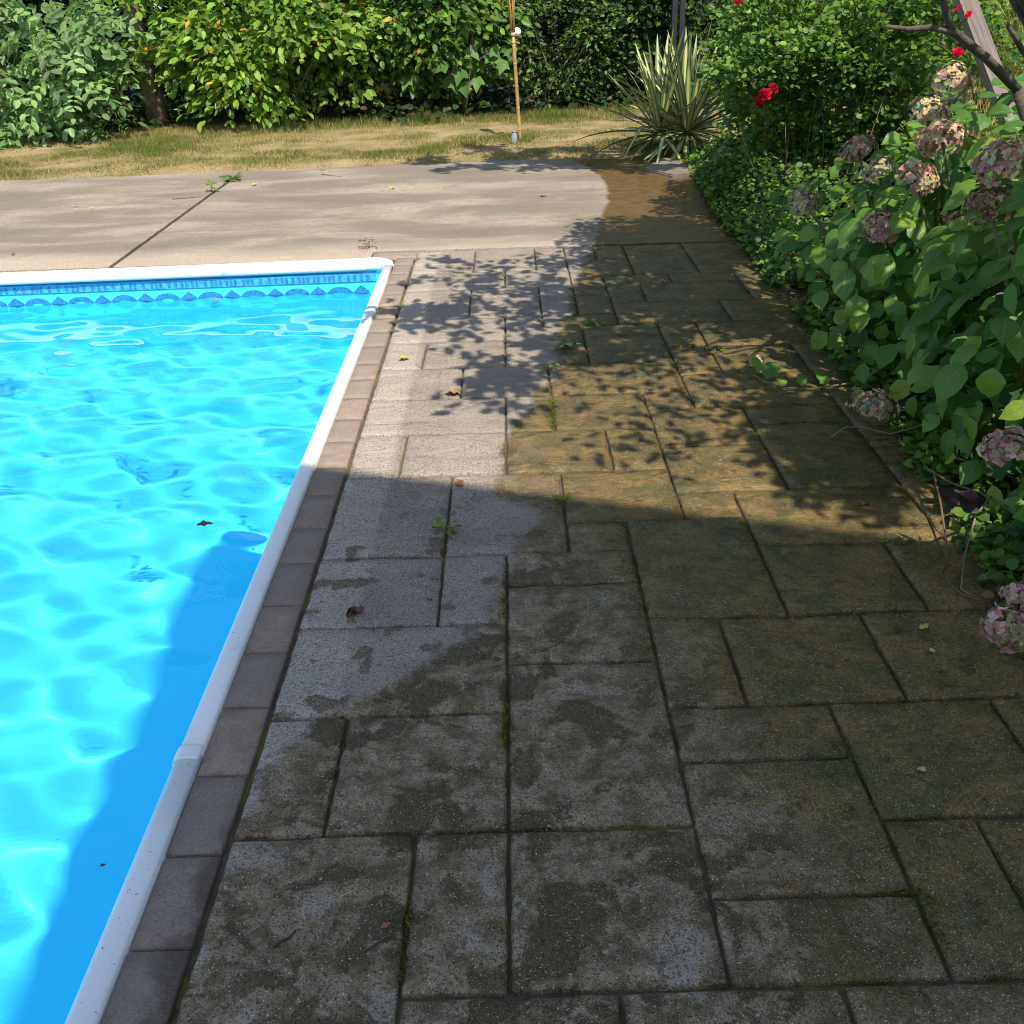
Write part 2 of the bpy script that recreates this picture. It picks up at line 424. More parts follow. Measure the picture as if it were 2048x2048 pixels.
joints = [-5.5,-4.3,-3.1,-1.85,-.62,.58,1.77,2.99,4.24,5.44,6.64,7.88,9.07,10.33,11.53,12.75,13.95,15.2,16.4,17.5,18.81,20.0,21.25,22.45,23.7,24.9,26.1,27.25]
for k, (a, b) in enumerate(zip(joints, joints[1:])):
    V, F, loc = paver_mesh(PX1+0.004, gy(a)+0.0042, gx(-3.045), gy(b)-0.0042, 400+k, relief=0.0012, step=0.05, jit=0.0012, bev=0.004)
    o = mesh_obj('edging_paver', V, F, M_BROWN, patio, smooth=True); o.location = loc
for (a, b, c, d) in [(PX1+0.004, gy(27.25)+.003, gx(-3.03), gy(28.2)), (gx(-4.5), gy(28.2)+.006, gx(-2.98), gy(29.12))]:
    V, F, loc = paver_mesh(a, b, c, d, 460+a, relief=0.0012, step=0.05, jit=0.0012, bev=0.004)
    o = mesh_obj('edging_paver', V, F, M_BROWN, patio, smooth=True); o.location = loc

# ------------------------------------------------------------------ concrete deck beyond the pool
JX = gx(-13.25)
deck = tag(mesh_obj('pool_deck', [(-11, PY1-0.01, -0.02), (gx(8.9), PY1-0.01, -0.02), (gx(8.9), gy(48.9), -0.02), (-11, gy(48.9), -0.02)], [(0, 1, 2, 3)],
           mat_plain('tar_joint', (0.035, 0.03, 0.025), (0.06, 0.05, 0.04), 30, 0.9, 0.5, 90)), kind='structure')
def slab_poly(name, pts):
    n_ = len(pts); cz = [(x, y, 0.002) for x, y in pts]
    bm = bmesh.new(); vs = [bm.verts.new(c) for c in cz]; f = bm.faces.new(vs)
    ex = bmesh.ops.extrude_face_region(bm, geom=[f])
    for v in ex['geom']:
        if isinstance(v, bmesh.types.BMVert): v.co.z -= 0.06
    bmesh.ops.recalc_face_normals(bm, faces=bm.faces)
    me = bpy.data.meshes.new(name); bm.to_mesh(me); bm.free(); me.materials.append(M_CONC)
    return obj(name, me, deck)
topR = []; topL = []
x = gx(8.85)
while x > JX+0.02: topR.append((x, edge_lawn(x)+0.05*nz(x*4, 1.7)+0.02*nz(x*15, 3))); x -= 0.06
x = JX-0.03
while x > -10.8: topL.append((x, edge_lawn(x)+0.05*nz(x*4, 1.7)+0.02*nz(x*15, 3))); x -= 0.06
jw = lambda y: 0.006*nz(y*9, 4)+0.003*nz(y*40, 4)
jr = [(JX+0.018+jw(y), y) for y in np.linspace(topR[-1][1]-0.03, PY1+0.02, 40)]
jl = [(JX-0.018+jw(y+7), y) for y in np.linspace(PY1+0.02, topL[0][1]-0.03, 40)]
slab_poly('concrete_slab', [(gx(-4.52), PY1+0.008), (gx(-4.52), gy(29.15)), (gx(8.85), gy(29.04))]+topR+jr+[(JX+0.018, PY1+0.008)])
slab_poly('concrete_slab', jl+topL+[(-10.8, PY1+0.008), (JX-0.018, PY1+0.008)])

# ------------------------------------------------------------------ swimming pool
pool = empty('swimming_pool', (PX1, PY1, 0))
tag(pool, 'rectangular swimming pool with blue liner and rounded white coping', 'swimming pool')
def pmesh(name, V, F, mat, parent=None, smooth=False):
    o = mesh_obj(name, V, F, mat, parent or pool, smooth)
    if parent is None: o.matrix_parent_inverse = Matrix.Translation((-PX1, -PY1, 0))
    return o
PROF = [(0.003, -0.03), (0.0, 0.007), (-0.004, 0.011), (-0.018, 0.0135), (-0.044, 0.0125), (-0.056, 0.008), (-0.063, -0.001), (-0.066, -0.016), (-0.066, -0.046), (-0.062, -0.060), (-0.050, -0.067), (-0.030, -0.067)]
def sweep(path, prof, close_ends=True):
    """path: list of (point, outward direction)"""
    V = []; m = len(prof)
    for p, o in path:
        for a, z in prof: V.append((p[0]+o[0]*a, p[1]+o[1]*a, z))
    F = [(i*m+k, (i+1)*m+k, (i+1)*m+k+1, i*m+k+1) for i in range(len(path)-1) for k in range(m-1)]
    if close_ends: F += [tuple(range(m)), tuple((len(path)-1)*m+k for k in range(m))[::-1]]
    return V, F
RC = 0.17
def arc_pts(t0, t1, n):
    return [((PX1-RC+RC*math.cos(t), PY1-RC+RC*math.sin(t)), (math.cos(t), math.sin(t))) for t in np.linspace(t0, t1, n)]
def far_y(x): return PY1-0.030*(PX1-x)/ (PX1-gx(-16.8)) * 2.6   # the far edge runs very slightly aslant
ysplit = [PY0, gy(3.33), PY1-RC-0.03]
for a, b in zip(ysplit, ysplit[1:]):
    V, F = sweep([((PX1, y), (1, 0)) for y in np.linspace(a+0.001, b-0.001, 12)], PROF); pmesh('coping', V, F, M_VINYL, smooth=True)
pr2 = [(a*1.04-0.0005, z+0.0018) for a, z in PROF]
V, F = sweep([((PX1, PY1-RC-0.055), (1, 0)), ((PX1, PY1-RC), (1, 0))]+arc_pts(0, math.pi/2, 12)+[((PX1-RC-0.05, PY1), (0, 1))], pr2); pmesh('corner_piece', V, F, M_VINYL, smooth=True)
xsplit = [PX1-RC-0.03, gx(-9.4), gx(-19), gx(-27.5)]
for a, b in zip(xsplit, xsplit[1:]):
    V, F = sweep([((x, far_y(x)), (0, 1)) for x in np.linspace(a-0.001, b+0.001, 12)], PROF); pmesh('coping', V, F, M_VINYL, smooth=True)
V, F = sweep([((PX0, y), (-1, 0)) for y in np.linspace(PY1, PY0, 12)], PROF); pmesh('coping', V, F, M_VINYL, smooth=True)
V, F = sweep([((x, PY0), (0, -1)) for x in np.linspace(PX0, PX1, 12)], PROF); pmesh('coping', V, F, M_VINYL, smooth=True)
pr3 = [(a*1.05-0.001, z+0.0035) for a, z in PROF]
for yc in (gy(3.33),):
    V, F = sweep([((PX1, y), (1, 0)) for y in (yc-0.024, yc-0.020, yc+0.020, yc+0.024)], pr3); pmesh('coping_clip', V, F, M_VINYL, smooth=True)

wl = [(WX1, PY0+.05), (WX1, WY1-0.09), (WX1-0.027, WY1-0.027), (WX1-0.09, WY1), (PX0+.05, WY1-0.09), (PX0+.05, PY0+.05)]
V = [(x, y, -0.055) for x, y in wl]+[(x, y, FLOOR_Z+0.08) for x, y in wl]
cxm, cym = (WX1+PX0)/2, (WY1+PY0)/2
def inw(x, y, d): return (x+(d if x < cxm else -d), y+(d if y < cym else -d))
V += [(*inw(x, y, 0.03), FLOOR_Z+0.02) for x, y in wl]+[(*inw(x, y, 0.09), FLOOR_Z) for x, y in wl]
F = [(r*6+k, r*6+(k+1) % 6, (r+1)*6+(k+1) % 6, (r+1)*6+k) for r in range(3) for k in range(6)]
linw = pmesh('liner_wall', V, F, M_LINER)
linf = pmesh('liner_floor', V[18:24], [(5, 4, 3, 2, 1, 0)][::-1], M_LINER)
fl_me = linf.data
bm = bmesh.new(); bm.from_mesh(fl_me); bmesh.ops.recalc_face_normals(bm, faces=bm.faces)
for f in bm.faces:
    if f.normal.z < 0: f.normal_flip()
bm.to_mesh(fl_me); bm.free()
for o in (linw, linf): o.cycles.is_caustics_receiver = True

# printed border on the liner: a band of little squares, then diamonds and waves
def mat_border(name, c1, c2, scale):
    n = NT(name); P = n.pos()
    vo = n.n('ShaderNodeTexVoronoi'); vo.inputs['Scale'].default_value = scale; n.l(P, vo.inputs['Vector'])
    return n.set(Base_Color=n.mix(n.maprange(vo.outputs['Distance'], 0.15, 0.6), c1, c2), Roughness=0.4)
M_B1 = mat_border('border_blue', (0.035, 0.24, 0.50), (0.05, 0.40, 0.68), 45)
M_B2 = mat_border('border_dark', (0.02, 0.12, 0.30), (0.03, 0.22, 0.46), 60)
M_B3 = mat_plain('border_line_and_shade', (0.015, 0.09, 0.24), (0.02, 0.11, 0.28), 9, 0.4, 0)
def wy(x): return WY1-0.09*(WX1-0.09-x)/(WX1-0.09-PX0-.05)-0.003
def wall_quad(x0, x1, z0, z1, off=0.0):
    return [(x0, wy(x0)-off, z0), (x1, wy(x1)-off, z0), (x1, wy(x1)-off, z1), (x0, wy(x0)-off, z1)], [(0, 1, 2, 3)]
V, F = wall_quad(PX0+.1, WX1-.09, -0.142, -0.085); pmesh('border_band', V, F, M_B1)
V, F = join([wall_quad(PX0+.1, WX1-.09, -0.147, -0.142, 0.001), wall_quad(PX0+.1, WX1-.09, -0.085, -0.072, 0.001)]); pmesh('border_line_and_shade', V, F, M_B3)  # lower line is print; top strip paints the shadow under the coping
sq = []
x = WX1-0.14
while x > -4.6:
    sq.append(wall_quad(x-0.020, x, -0.135, -0.095, 0.002)); x -= rnd.choice([0.03, 0.045, 0.06])
for V, F in sq: pmesh('border_square', V, F, M_B2)
dm = []; ar = []
zc = -0.215
k = 0
x = WX1-0.20
while x > -4.8:
    q = lambda dx, dz, off: (x+dx, wy(x+dx)-off, zc+dz)
    dm.append(([q(-.062, 0, .002), q(0, -.05, .002), q(.062, 0, .002), q(0, .05, .002)], [(0, 1, 2, 3)]))
    xa = x-0.1525; V = []
    for r_, zz in ((0.092, 0.040), (0.052, 0.016)):
        for t in np.linspace(0, math.pi, 11): V.append((xa+r_*math.cos(t), wy(xa)-.003, zc-0.012+zz*math.sin(t)*1.35))
    ar.append((V, [(i, i+1, 12+i, 11+i) for i in range(10)]))
    x -= 0.305
for V, F in dm: pmesh('border_diamond', V, F, M_B2)
for V, F in ar: pmesh('border_wave', V, F, M_B2)

# water: a rippled sheet, refracting the sun onto the liner
def wave_h(X, Y):
    r = np.random.default_rng(3); h = np.zeros_like(X)
    for lam, amp, n_ in ((0.75, 0.0026, 5), (0.38, 0.0021, 9), (0.23, 0.00085, 10), (0.14, 0.00006, 8)):
        for _ in range(n_):
            th = r.normal(1.42, 0.62); l = lam*r.uniform(0.75, 1.3); ph = r.uniform(0, 6.28)
            h += amp*r.uniform(0.5, 1.0)*np.sin(2*np.pi/l*(X*math.cos(th)+Y*math.sin(th))+ph)
    return h*0.79
def grid_water():
    # fine where the picture looks, coarse elsewhere
    X = np.concatenate([np.arange(PX0+.06, -4.2, 0.08), np.arange(-4.2, WX1, 0.022), [WX1]])
    Y = np.concatenate([np.arange(PY0+.06, 0.4, 0.08), np.arange(0.4, WY1, 0.022), [WY1-0.001]])
    GXm, GYm = np.meshgrid(X, Y); Z = WATER_Z+wave_h(GXm, GYm)
    V = np.stack([GXm, GYm, Z], -1).reshape(-1, 3); nx, ny = len(X), len(Y)
    idx = np.arange(nx*ny).reshape(ny, nx)
    q = np.stack([idx[:-1, :-1], idx[:-1, 1:], idx[1:, 1:], idx[1:, :-1]], -1).reshape(-1, 4)
    return V, q
V, q = grid_water()
nw = NT('pool_water'); nw.t.nodes.remove(nw.b)
gl = nw.n('ShaderNodeBsdfGlass'); gl.inputs['IOR'].default_value = 1.33; gl.inputs['Roughness'].default_value = 0.0
gl.inputs['Color'].default_value = (0.93, 0.99, 1.0, 1)
nw.l(gl.outputs[0], nw.out.inputs['Surface'])
water = obj('water', big_mesh('water', V, q.ravel(), np.arange(0, q.size, 4), nw.m, smooth=True))
tag(water, kind='structure'); water.cycles.is_caustics_caster = True

# ------------------------------------------------------------------ the house behind the viewer, whose eave shades the near patio
EZ = 7.0; sh = TRAV*(EZ/math.tan(SUN_EL))
def roof_pt(x, y): return (x-sh.x, y-sh.y)
c0 = roof_pt(-1.345, 3.82); c1 = roof_pt(9.0, 0.25)
ex_ = Vector((c1[0]-c0[0], c1[1]-c0[1], 0)).normalized(); ey_ = Vector((ex_.y, -ex_.x, 0))
c2 = (c1[0]+ey_.x*7, c1[1]+ey_.y*7); c3 = (c0[0], c0[1]-9.0)
house = empty('house', (c0[0], c0[1], 0))
tag(house, 'two storey house behind the viewer casting the straight shadow on the patio', 'house')
def hmesh(name, V, F, mat, parent=None):
    o = mesh_obj(name, V, F, mat, parent or house)
    if parent is None: o.matrix_parent_inverse = Matrix.Translation((-c0[0], -c0[1], 0))
    return o
M_SIDE = mat_plain('house_siding', (0.55, 0.52, 0.46), (0.50, 0.47, 0.42), 2, 0.7, 0.1)
M_ROOF = mat_plain('roof_shingle', (0.09, 0.08, 0.075), (0.14, 0.13, 0.12), 12, 0.9, 0.5, 30)
M_GLASSW = mat_plain('window_glass', (0.03, 0.035, 0.04), (0.04, 0.045, 0.05), 3, 0.1, 0)
cen = Vector(((c0[0]+c1[0]+c2[0]+c3[0])/4, (c0[1]+c1[1]+c2[1]+c3[1])/4, 0))
rp = [c0, c1, c2, c3]
V = [(x, y, EZ) for x, y in rp]+[(x, y, EZ+0.18) for x, y in rp]+[(cen.x-1.5, cen.y, EZ+1.6), (cen.x+1.5, cen.y-.5, EZ+1.6)]
F = [(0, 3, 2, 1), (0, 1, 5, 4), (1, 2, 6, 5), (2, 3, 7, 6), (3, 0, 4, 7), (4, 5, 9, 8), (5, 6, 9), (6, 7, 8, 9), (7, 4, 8)]
hmesh('roof', V, F, M_ROOF)
wp = [Vector((x, y, 0))+(cen-Vector((x, y, 0)))*0.13 for x, y in rp]
V = [(p.x, p.y, -0.05) for p in wp]+[(p.x, p.y, EZ-0.005) for p in wp]
hmesh('wall', V, [(0, 1, 5, 4), (1, 2, 6, 5), (2, 3, 7, 6), (3, 0, 4, 7)], M_SIDE)
wd = (wp[1]-wp[0]); wn_ = Vector((-wd.y, wd.x, 0)).normalized()
def wallpiece(name, t, w, z0, z1, mat, off=0.02, parent=None):
    p = wp[0]+wd*t; e = wd.normalized()*w/2; V = []
    for o_ in (0.003, off): V += [p-e+wn_*o_+Vector((0, 0, z0)), p+e+wn_*o_+Vector((0, 0, z0)), p+e+wn_*o_+Vector((0, 0, z1)), p-e+wn_*o_+Vector((0, 0, z1))]
    return hmesh(name, V, [(4, 5, 6, 7), (0, 1, 5, 4), (1, 2, 6, 5), (2, 3, 7, 6), (3, 0, 4, 7)], mat, parent)
for t, z0, z1, nm in ((0.15, 0.9, 2.2, 'window'), (0.45, 0.0, 2.1, 'door'), (0.75, 0.9, 2.2, 'window'), (0.2, 4.0, 5.3, 'window'), (0.5, 4.0, 5.3, 'window'), (0.8, 4.0, 5.3, 'window')):
    wo = wallpiece(nm, t, 1.0, z0, z1, M_VINYL, 0.04); po = wallpiece('pane', t, 0.82, z0+0.1, z1-0.1, M_GLASSW, 0.05); po.parent = wo

# ------------------------------------------------------------------ foliage tools
def mat_leaf(name, trans=0.42, gloss=0.35, rough=0.45):
    n = NT(name)
    at_ = n.n('ShaderNodeAttribute'); at_.attribute_name = 'tint'
    n.set(Base_Color=at_.outputs['Color'], Roughness=rough, Specular_IOR_Level=gloss)
    tr = n.n('ShaderNodeBsdfTranslucent')
    hs = n.n('ShaderNodeHueSaturation'); hs.inputs['Value'].default_value = 1.5; hs.inputs['Saturation'].default_value = 1.1; hs.inputs['Hue'].default_value = 0.485
    n.l(at_.outputs['Color'], hs.inputs['Color']); n.l(hs.outputs[0], tr.inputs[0])
    mx = n.n('ShaderNodeMixShader'); mx.inputs[0].default_value = trans
    n.l(n.b.outputs[0], mx.inputs[1]); n.l(tr.outputs[0], mx.inputs[2]); n.l(mx.outputs[0], n.out.inputs['Surface'])
    return n.m
M_LEAF = mat_leaf('leaf'); M_GRASS = mat_leaf('grass_blade', 0.25, 0.2, 0.6)
M_BARK = mat_plain('bark', (0.13, 0.10, 0.075), (0.07, 0.055, 0.042), 14, 0.95, 0.9, 35)
M_BARKP = mat_plain('pale_bark', (0.25, 0.205, 0.155), (0.10, 0.08, 0.06), 9, 0.95, 0.8, 28)
M_STEM = mat_plain('green_stem', (0.10, 0.12, 0.03), (0.16, 0.10, 0.05), 9, 0.7, 0.2)
M_CANE = mat_plain('tan_cane', (0.24, 0.15, 0.085), (0.13, 0.08, 0.05), 9, 0.9, 0.2)
M_TWIG = mat_plain('brown_twig', (0.16, 0.10, 0.06), (0.09, 0.06, 0.04), 9, 0.9, 0.3)

T_LEAF = (np.array([(0,0,0),(.28,-.25,.05),(.68,-.24,.03),(1,0,-.10),(.68,.24,.03),(.28,.25,.05)]), [(0,1,2,3),(0,3,4,5)])
T_NARROW = (np.array([(0,0,0),(.3,-.15,.03),(.7,-.13,.0),(1,0,-.14),(.7,.13,.0),(.3,.15,.03)]), [(0,1,2,3),(0,3,4,5)])
T_ROUND = (np.array([(0,0,0),(.22,-.36,.06),(.66,-.36,.05),(1,0,-.05),(.66,.36,.05),(.22,.36,.06)]), [(0,1,2,3),(0,3,4,5)])
T_LOBE = (np.array([(0,0,0),(.02,-.28,.04),(.42,-.55,0),(.5,-.27,.05),(1,0,-.14),(.5,.27,.05),(.42,.55,0),(.02,.28,.04)]), [(0,1,2,3),(0,3,4),(0,4,5),(0,5,6,7)])
T_BLADE = (np.array([(0,-.5,0),(0,.5,0),(1,0,0)]), [(0,1,2)])

def unit(a):
    return a/np.maximum(np.linalg.norm(a, axis=-1, keepdims=True), 1e-9)
def leaf_mesh(name, P, D, N, S, tmpl, tint, mat=None, width=None):
    """many leaves: position, direction, facing, size, colour"""
    tv, tf = tmpl; n = len(P); k = len(tv)
    D = unit(D); Y = unit(np.cross(N, D)); Z = np.cross(D, Y)
    W = S if width is None else width
    V = (P[:, None, :]+D[:, None, :]*(tv[None, :, 0, None]*S[:, None, None])+Y[:, None, :]*(tv[None, :, 1, None]*W[:, None, None])
         + Z[:, None, :]*(tv[None, :, 2, None]*S[:, None, None])).reshape(-1, 3)
    loops = []; starts = []; c = 0
    pat = np.concatenate([np.array(f) for f in tf]); lens = [len(f) for f in tf]
    offs = np.concatenate([[0], np.cumsum(lens)[:-1]]); L = sum(lens)
    loops = (np.arange(n)[:, None]*k+pat[None, :]).ravel()
    starts = (np.arange(n)[:, None]*L+offs[None, :]).ravel()
    col = np.repeat(tint, k, axis=0)
    return big_mesh(name, V, loops, starts, mat or M_LEAF, col=col)

def tints(n, palette, weights, r, var=0.25):
    pal = np.array(palette); w = np.array(weights, float); w /= w.sum()
    c = pal[r.choice(len(pal), n, p=w)]
    return np.clip(c*(1+var*r.normal(size=(n, 1)))*(1+0.08*r.normal(size=(n, 3))), 0.004, 0.9)

def curve_pts(a, b, r, bend=0.15, n=6, sag=0.0):
    a, b = np.array(a, float), np.array(b, float); L = np.linalg.norm(b-a)
    o1 = r.normal(size=3)*bend*L
    out = []
    for t in np.linspace(0, 1, n):
        out.append(tuple(a+(b-a)*t+o1*math.sin(math.pi*t)*0.5+np.array([0, 0, -sag*L*math.sin(math.pi*t)])))
    return out

def part_tube(name, pts, r0_, r1_, mat, parent, seg=6):
    V, F = tube(pts, list(np.linspace(r0_, r1_, len(pts))), seg)
    loc = parent.matrix_world.translation if parent.type == 'EMPTY' else Vector((0, 0, 0))
    V = [Vector(v)-parent.location for v in V] if parent else V
    return mesh_obj(name, V, F, mat, parent, smooth=True)

def shift(me, loc):
    me.transform(Matrix.Translation(-Vector(loc))); return me

GREENS = [(0.095, 0.185, 0.032), (0.13, 0.22, 0.036), (0.065, 0.135, 0.028)]
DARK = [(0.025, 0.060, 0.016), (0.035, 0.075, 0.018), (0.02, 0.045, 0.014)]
YELG = [(0.17, 0.29, 0.04), (0.22, 0.34, 0.045), (0.12, 0.225, 0.035)]

def shrub(name, label, cat, base, size, nleaf, ls, palette, weights, tmpl=T_LEAF, clumps=40, clump_r=0.33, nstem=6, seed=0,
          droop=0.35, low=0.05, compound=0, group=None, stem_mat=None, stem_r=0.018, face=(0, -0.5, 0.6), bare=0.0, mat=None):
    r = np.random.default_rng(seed); base = Vector(base)
    root = tag(empty(name, base), label, cat, group)
    sx, sy, sz = size
    C = r.normal(size=(clumps, 3)); C = unit(C)*(r.uniform(0.45, 1.0, (clumps, 1)))
    C[:, 2] = np.abs(C[:, 2])*1.0 if bare else C[:, 2]
    cz0 = sz*(0.5+bare*0.35); hz = sz*(0.5-bare*0.2)
    C = C*np.array([sx, sy, hz])+np.array([0, 0, cz0]); C[:, 2] = np.maximum(C[:, 2], low+0.1)
    wsz = r.uniform(0.6, 1.25, clumps); pick = r.choice(clumps, nleaf, p=wsz/wsz.sum())
    cl = clump_r*min(sx, sz)*wsz[pick][:, None]
    q = unit(r.normal(size=(nleaf, 3))); q[:, 2] = np.where(q[:, 2] < -0.3, -q[:, 2], q[:, 2])
    P = C[pick]+q*cl*r.uniform(0.55, 1.0, (nleaf, 1))*np.array([1.15, 1.15, 0.75])
    P[:, 2] = np.maximum(P[:, 2], low*r.uniform(0.5, 2, nleaf))
    out = unit(P-np.array([0, 0, cz0*0.8])); N = unit(q*0.6+np.array(face)*1.0+r.normal(size=(nleaf, 3))*0.45)
    D = unit(q*np.array([1, 1, 0.25])+out*0.4+r.normal(size=(nleaf, 3))*0.45+np.array([0, 0, -droop]))
    N = unit(N-D*np.sum(N*D, 1, keepdims=True))
    S = r.uniform(ls[0], ls[1], nleaf); T = tints(nleaf, palette, weights, r)
    if compound:
        m = compound; Pn = []; Dn = []; Nn = []; Sn = []; Tn = []
        Yv = unit(np.cross(N, D))
        for k in range(m):
            t = (k//2+1)/((m+1)//2) if k < m-1 else 1.15
            side = (1 if k % 2 else -1) if k < m-1 else 0
            Lr = S*3.0
            Pn.append(P+D*(Lr*t)[:, None]+np.array([0, 0, -1])*(Lr*0.35*t*t)[:, None]); Dn.append(D*(0.55 if side else 1)+Yv*side*0.9+np.array([0, 0, -0.25])); Nn.append(N)
            Sn.append(S*(1.05-0.15*abs(t-0.6))); Tn.append(T*(1+0.1*r.normal(size=(nleaf, 1))))
        P, D, N, S, T = (np.concatenate(a) for a in (Pn, Dn, Nn, Sn, Tn))
        T = np.clip(T, 0.004, 0.9); N = unit(N-unit(D)*np.sum(N*unit(D), 1, keepdims=True))
    o = obj('foliage', leaf_mesh('foliage', P, D, N, S, tmpl, T, mat), root); tag(o, kind='stuff')
    for k in range(nstem):
        tgt = C[r.integers(clumps)]
        b0 = np.array([r.normal()*sx*0.22, r.normal()*sy*0.22, -0.05])
        V, F = tube(curve_pts(b0, tgt, r, 0.12), list(np.linspace(stem_r, stem_r*0.4, 6)), 5)
        mesh_obj('stem', V, F, stem_mat or M_TWIG, root, smooth=True)
    return root

def sunny(P):
    """crown leaves that leave the flower bed and the yucca in the sun"""
    k = 1/math.tan(SUN_EL); x = P[:, 0]+TRAV.x*k*(P[:, 2]-0.8); y = P[:, 1]+TRAV.y*k*(P[:, 2]-0.8)
    bed = (x > np.where(y < 3.7, 1.66, 1.58)) & (y > 2.2) & (y < 6.3)
    yuc = (x-1.85)**2+(y-11.45)**2 < 0.62
    return ~(bed | yuc)
def tree(name, label, base, height, trunk_r, lean, crown_c, crown_r, nleaf, ls, palette, weights, seed, nbranch=14, tmpl=T_LEAF, mat=None, first=0.45, group=None):
    r = np.random.default_rng(seed); base = Vector(base); root = tag(empty(name, base), label, 'tree', group)
    top = np.array([lean[0], lean[1], height])
    tp = curve_pts((0, 0, -0.1), top, r, 0.05, 10)
    V, F = tube(tp, [trunk_r*(1.25-0.9*t)+(trunk_r*0.5*(1-t*6) if t < 0.16 else 0) for t in np.linspace(0, 1, 10)], 10)
    V = [Vector(v)+Vector(v).normalized()*0.012*nz(v[0]*9, v[1]*9, v[2]*3) for v in V]
    mesh_obj('trunk', V, F, mat or M_BARK, root, smooth=True)
    tips = []; cc = np.array(crown_c); cr3 = np.array(crown_r)
    for k in range(nbranch):
        t = r.uniform(first, 0.98); p0 = np.array(tp[int(t*9)])
        tgt = cc+unit(r.normal(size=3))*cr3*r.uniform(0.5, 0.95)
        bp = curve_pts(p0, tgt, r, 0.18, 8)
        V, F = tube(bp, list(np.linspace(trunk_r*0.35, trunk_r*0.07, 8)), 6); mesh_obj('branch', V, F, mat or M_BARK, root, smooth=True)
        tw = []
        for m in range(7):
            q0 = np.array(bp[r.integers(2, 8)]); q1 = q0+unit(r.normal(size=3)+unit(tgt-p0)*0.8)*r.uniform(0.25, 0.6)*min(cr3)
            tpz = curve_pts(q0, q1, r, 0.2, 5); tw.append(tube(tpz, list(np.linspace(trunk_r*0.09, 0.003, 5)), 4)); tips += tpz[1:]
        V, F = join(tw); tag(mesh_obj('twigs', V, F, mat or M_BARK, root), kind='stuff')
        tips += bp[4:]
    tips = np.array(tips)
    pk = tips[r.integers(len(tips), size=nleaf)]+r.normal(size=(nleaf, 3))*0.085*min(1.0, min(cr3))
    pk = pk[sunny(pk+np.array(base))]; nleaf = len(pk)
    N = unit(np.array([0, -0.2, 1.0])+r.normal(size=(nleaf, 3))*0.5); D = unit(r.normal(size=(nleaf, 3))+np.array([0, 0, -0.4]))
    N = unit(N-D*np.sum(N*D, 1, keepdims=True))
    o = obj('crown', leaf_mesh('crown', pk, D, N, r.uniform(*ls, nleaf), tmpl, tints(nleaf, palette, weights, r)), root); tag(o, kind='stuff')
    return root

# ------------------------------------------------------------------ the wood edge behind the lawn
def lz(x, y): return lawn_z(x, y)-0.02
shrub('sapling', 'pale green sapling with drooping compound leaves at far left of the wood edge', 'shrub', (-6.15, 14.25, lz(-6.15, 14.25)), (1.15, 0.6, 1.9), 480, (0.11, 0.16),
      [(0.17, 0.28, 0.10), (0.13, 0.23, 0.075), (0.21, 0.32, 0.12)], [2, 1, 1], T_LEAF, 24, 0.26, 7, 21, 0.45, 0.1, compound=7, face=(0, -0.6, 0.8))
shrub('seedling', 'small low seedling with compound leaves beside the bare trunk', 'shrub', (-5.25, 13.85, lz(-5.25, 13.85)), (0.28, 0.2, 0.36), 40, (0.06, 0.085),
      [(0.12, 0.21, 0.05), (0.10, 0.18, 0.04)], [1, 1], T_NARROW, 8, 0.4, 3, 22, 0.4, 0.06, compound=7, stem_r=0.006)
shrub('broadleaf_shrub', 'dense yellow green shrub with scattered yellow leaves right of the bare trunk', 'shrub', (-3.35, 14.95, lz(-3.35, 14.95)), (1.75, 0.8, 2.3), 8500, (0.075, 0.165),
      YELG+[(0.50, 0.32, 0.02)], [3, 3, 2, 0.22], T_LEAF, 60, 0.27, 9, 23, 0.55, 0.1)
shrub('broadleaf_shrub', 'mid green shrub with orange and yellow lower leaves left of the bamboo pole', 'shrub', (-1.25, 15.4, lz(-1.25, 15.4)), (1.6, 0.8, 2.3), 8000, (0.07, 0.16),
      GREENS+YELG[:1]+[(0.52, 0.26, 0.02)], [3, 3, 2, 1.5, 0.2], T_LEAF, 50, 0.27, 9, 24, 0.6, 0.12)
vb = Vector((-0.62, 14.95, lz(-0.62, 14.95))); vine = tag(empty('vine', vb), 'vine with big lobed leaves just left of the bamboo pole', 'vine')
rv = np.random.default_rng(25); vpal = [(0.11, 0.22, 0.04), (0.085, 0.18, 0.034), (0.14, 0.26, 0.05)]
VL = [leaf_mesh('leaf', np.zeros((1, 3)), np.array([[1., 0, 0]]), np.array([[0., 0, 1]]), np.array([1.0]), T_LOBE, np.array([c_])) for c_ in vpal]
for k in range(5):
    V, F = tube(curve_pts((rv.normal()*0.15, rv.normal()*0.1, -0.05), (rv.normal()*0.3, -0.15, rv.uniform(0.9, 1.7)), rv, 0.2), list(np.linspace(0.012, 0.004, 6)), 5); mesh_obj('stem', V, F, M_TWIG, vine, smooth=True)
for k in range(64):
    f = unit(np.array([rv.normal()*0.35, -0.8, 0.45+rv.normal()*0.25])); d = np.array([rv.normal()*0.5, -0.2, -0.8]); d = unit(d-f*np.dot(d, f)); y = np.cross(f, d); s_ = rv.uniform(0.15, 0.25)
    o = obj('leaf', VL[k % 3], vine); p = (rv.normal()*0.30, -0.12+rv.normal()*0.12, rv.uniform(0.45, 1.7))
    o.matrix_local = Matrix.Translation(p) @ Matrix(((d[0], y[0], f[0]), (d[1], y[1], f[1]), (d[2], y[2], f[2]))).to_4x4() @ Matrix.Diagonal((s_, s_, s_, 1))
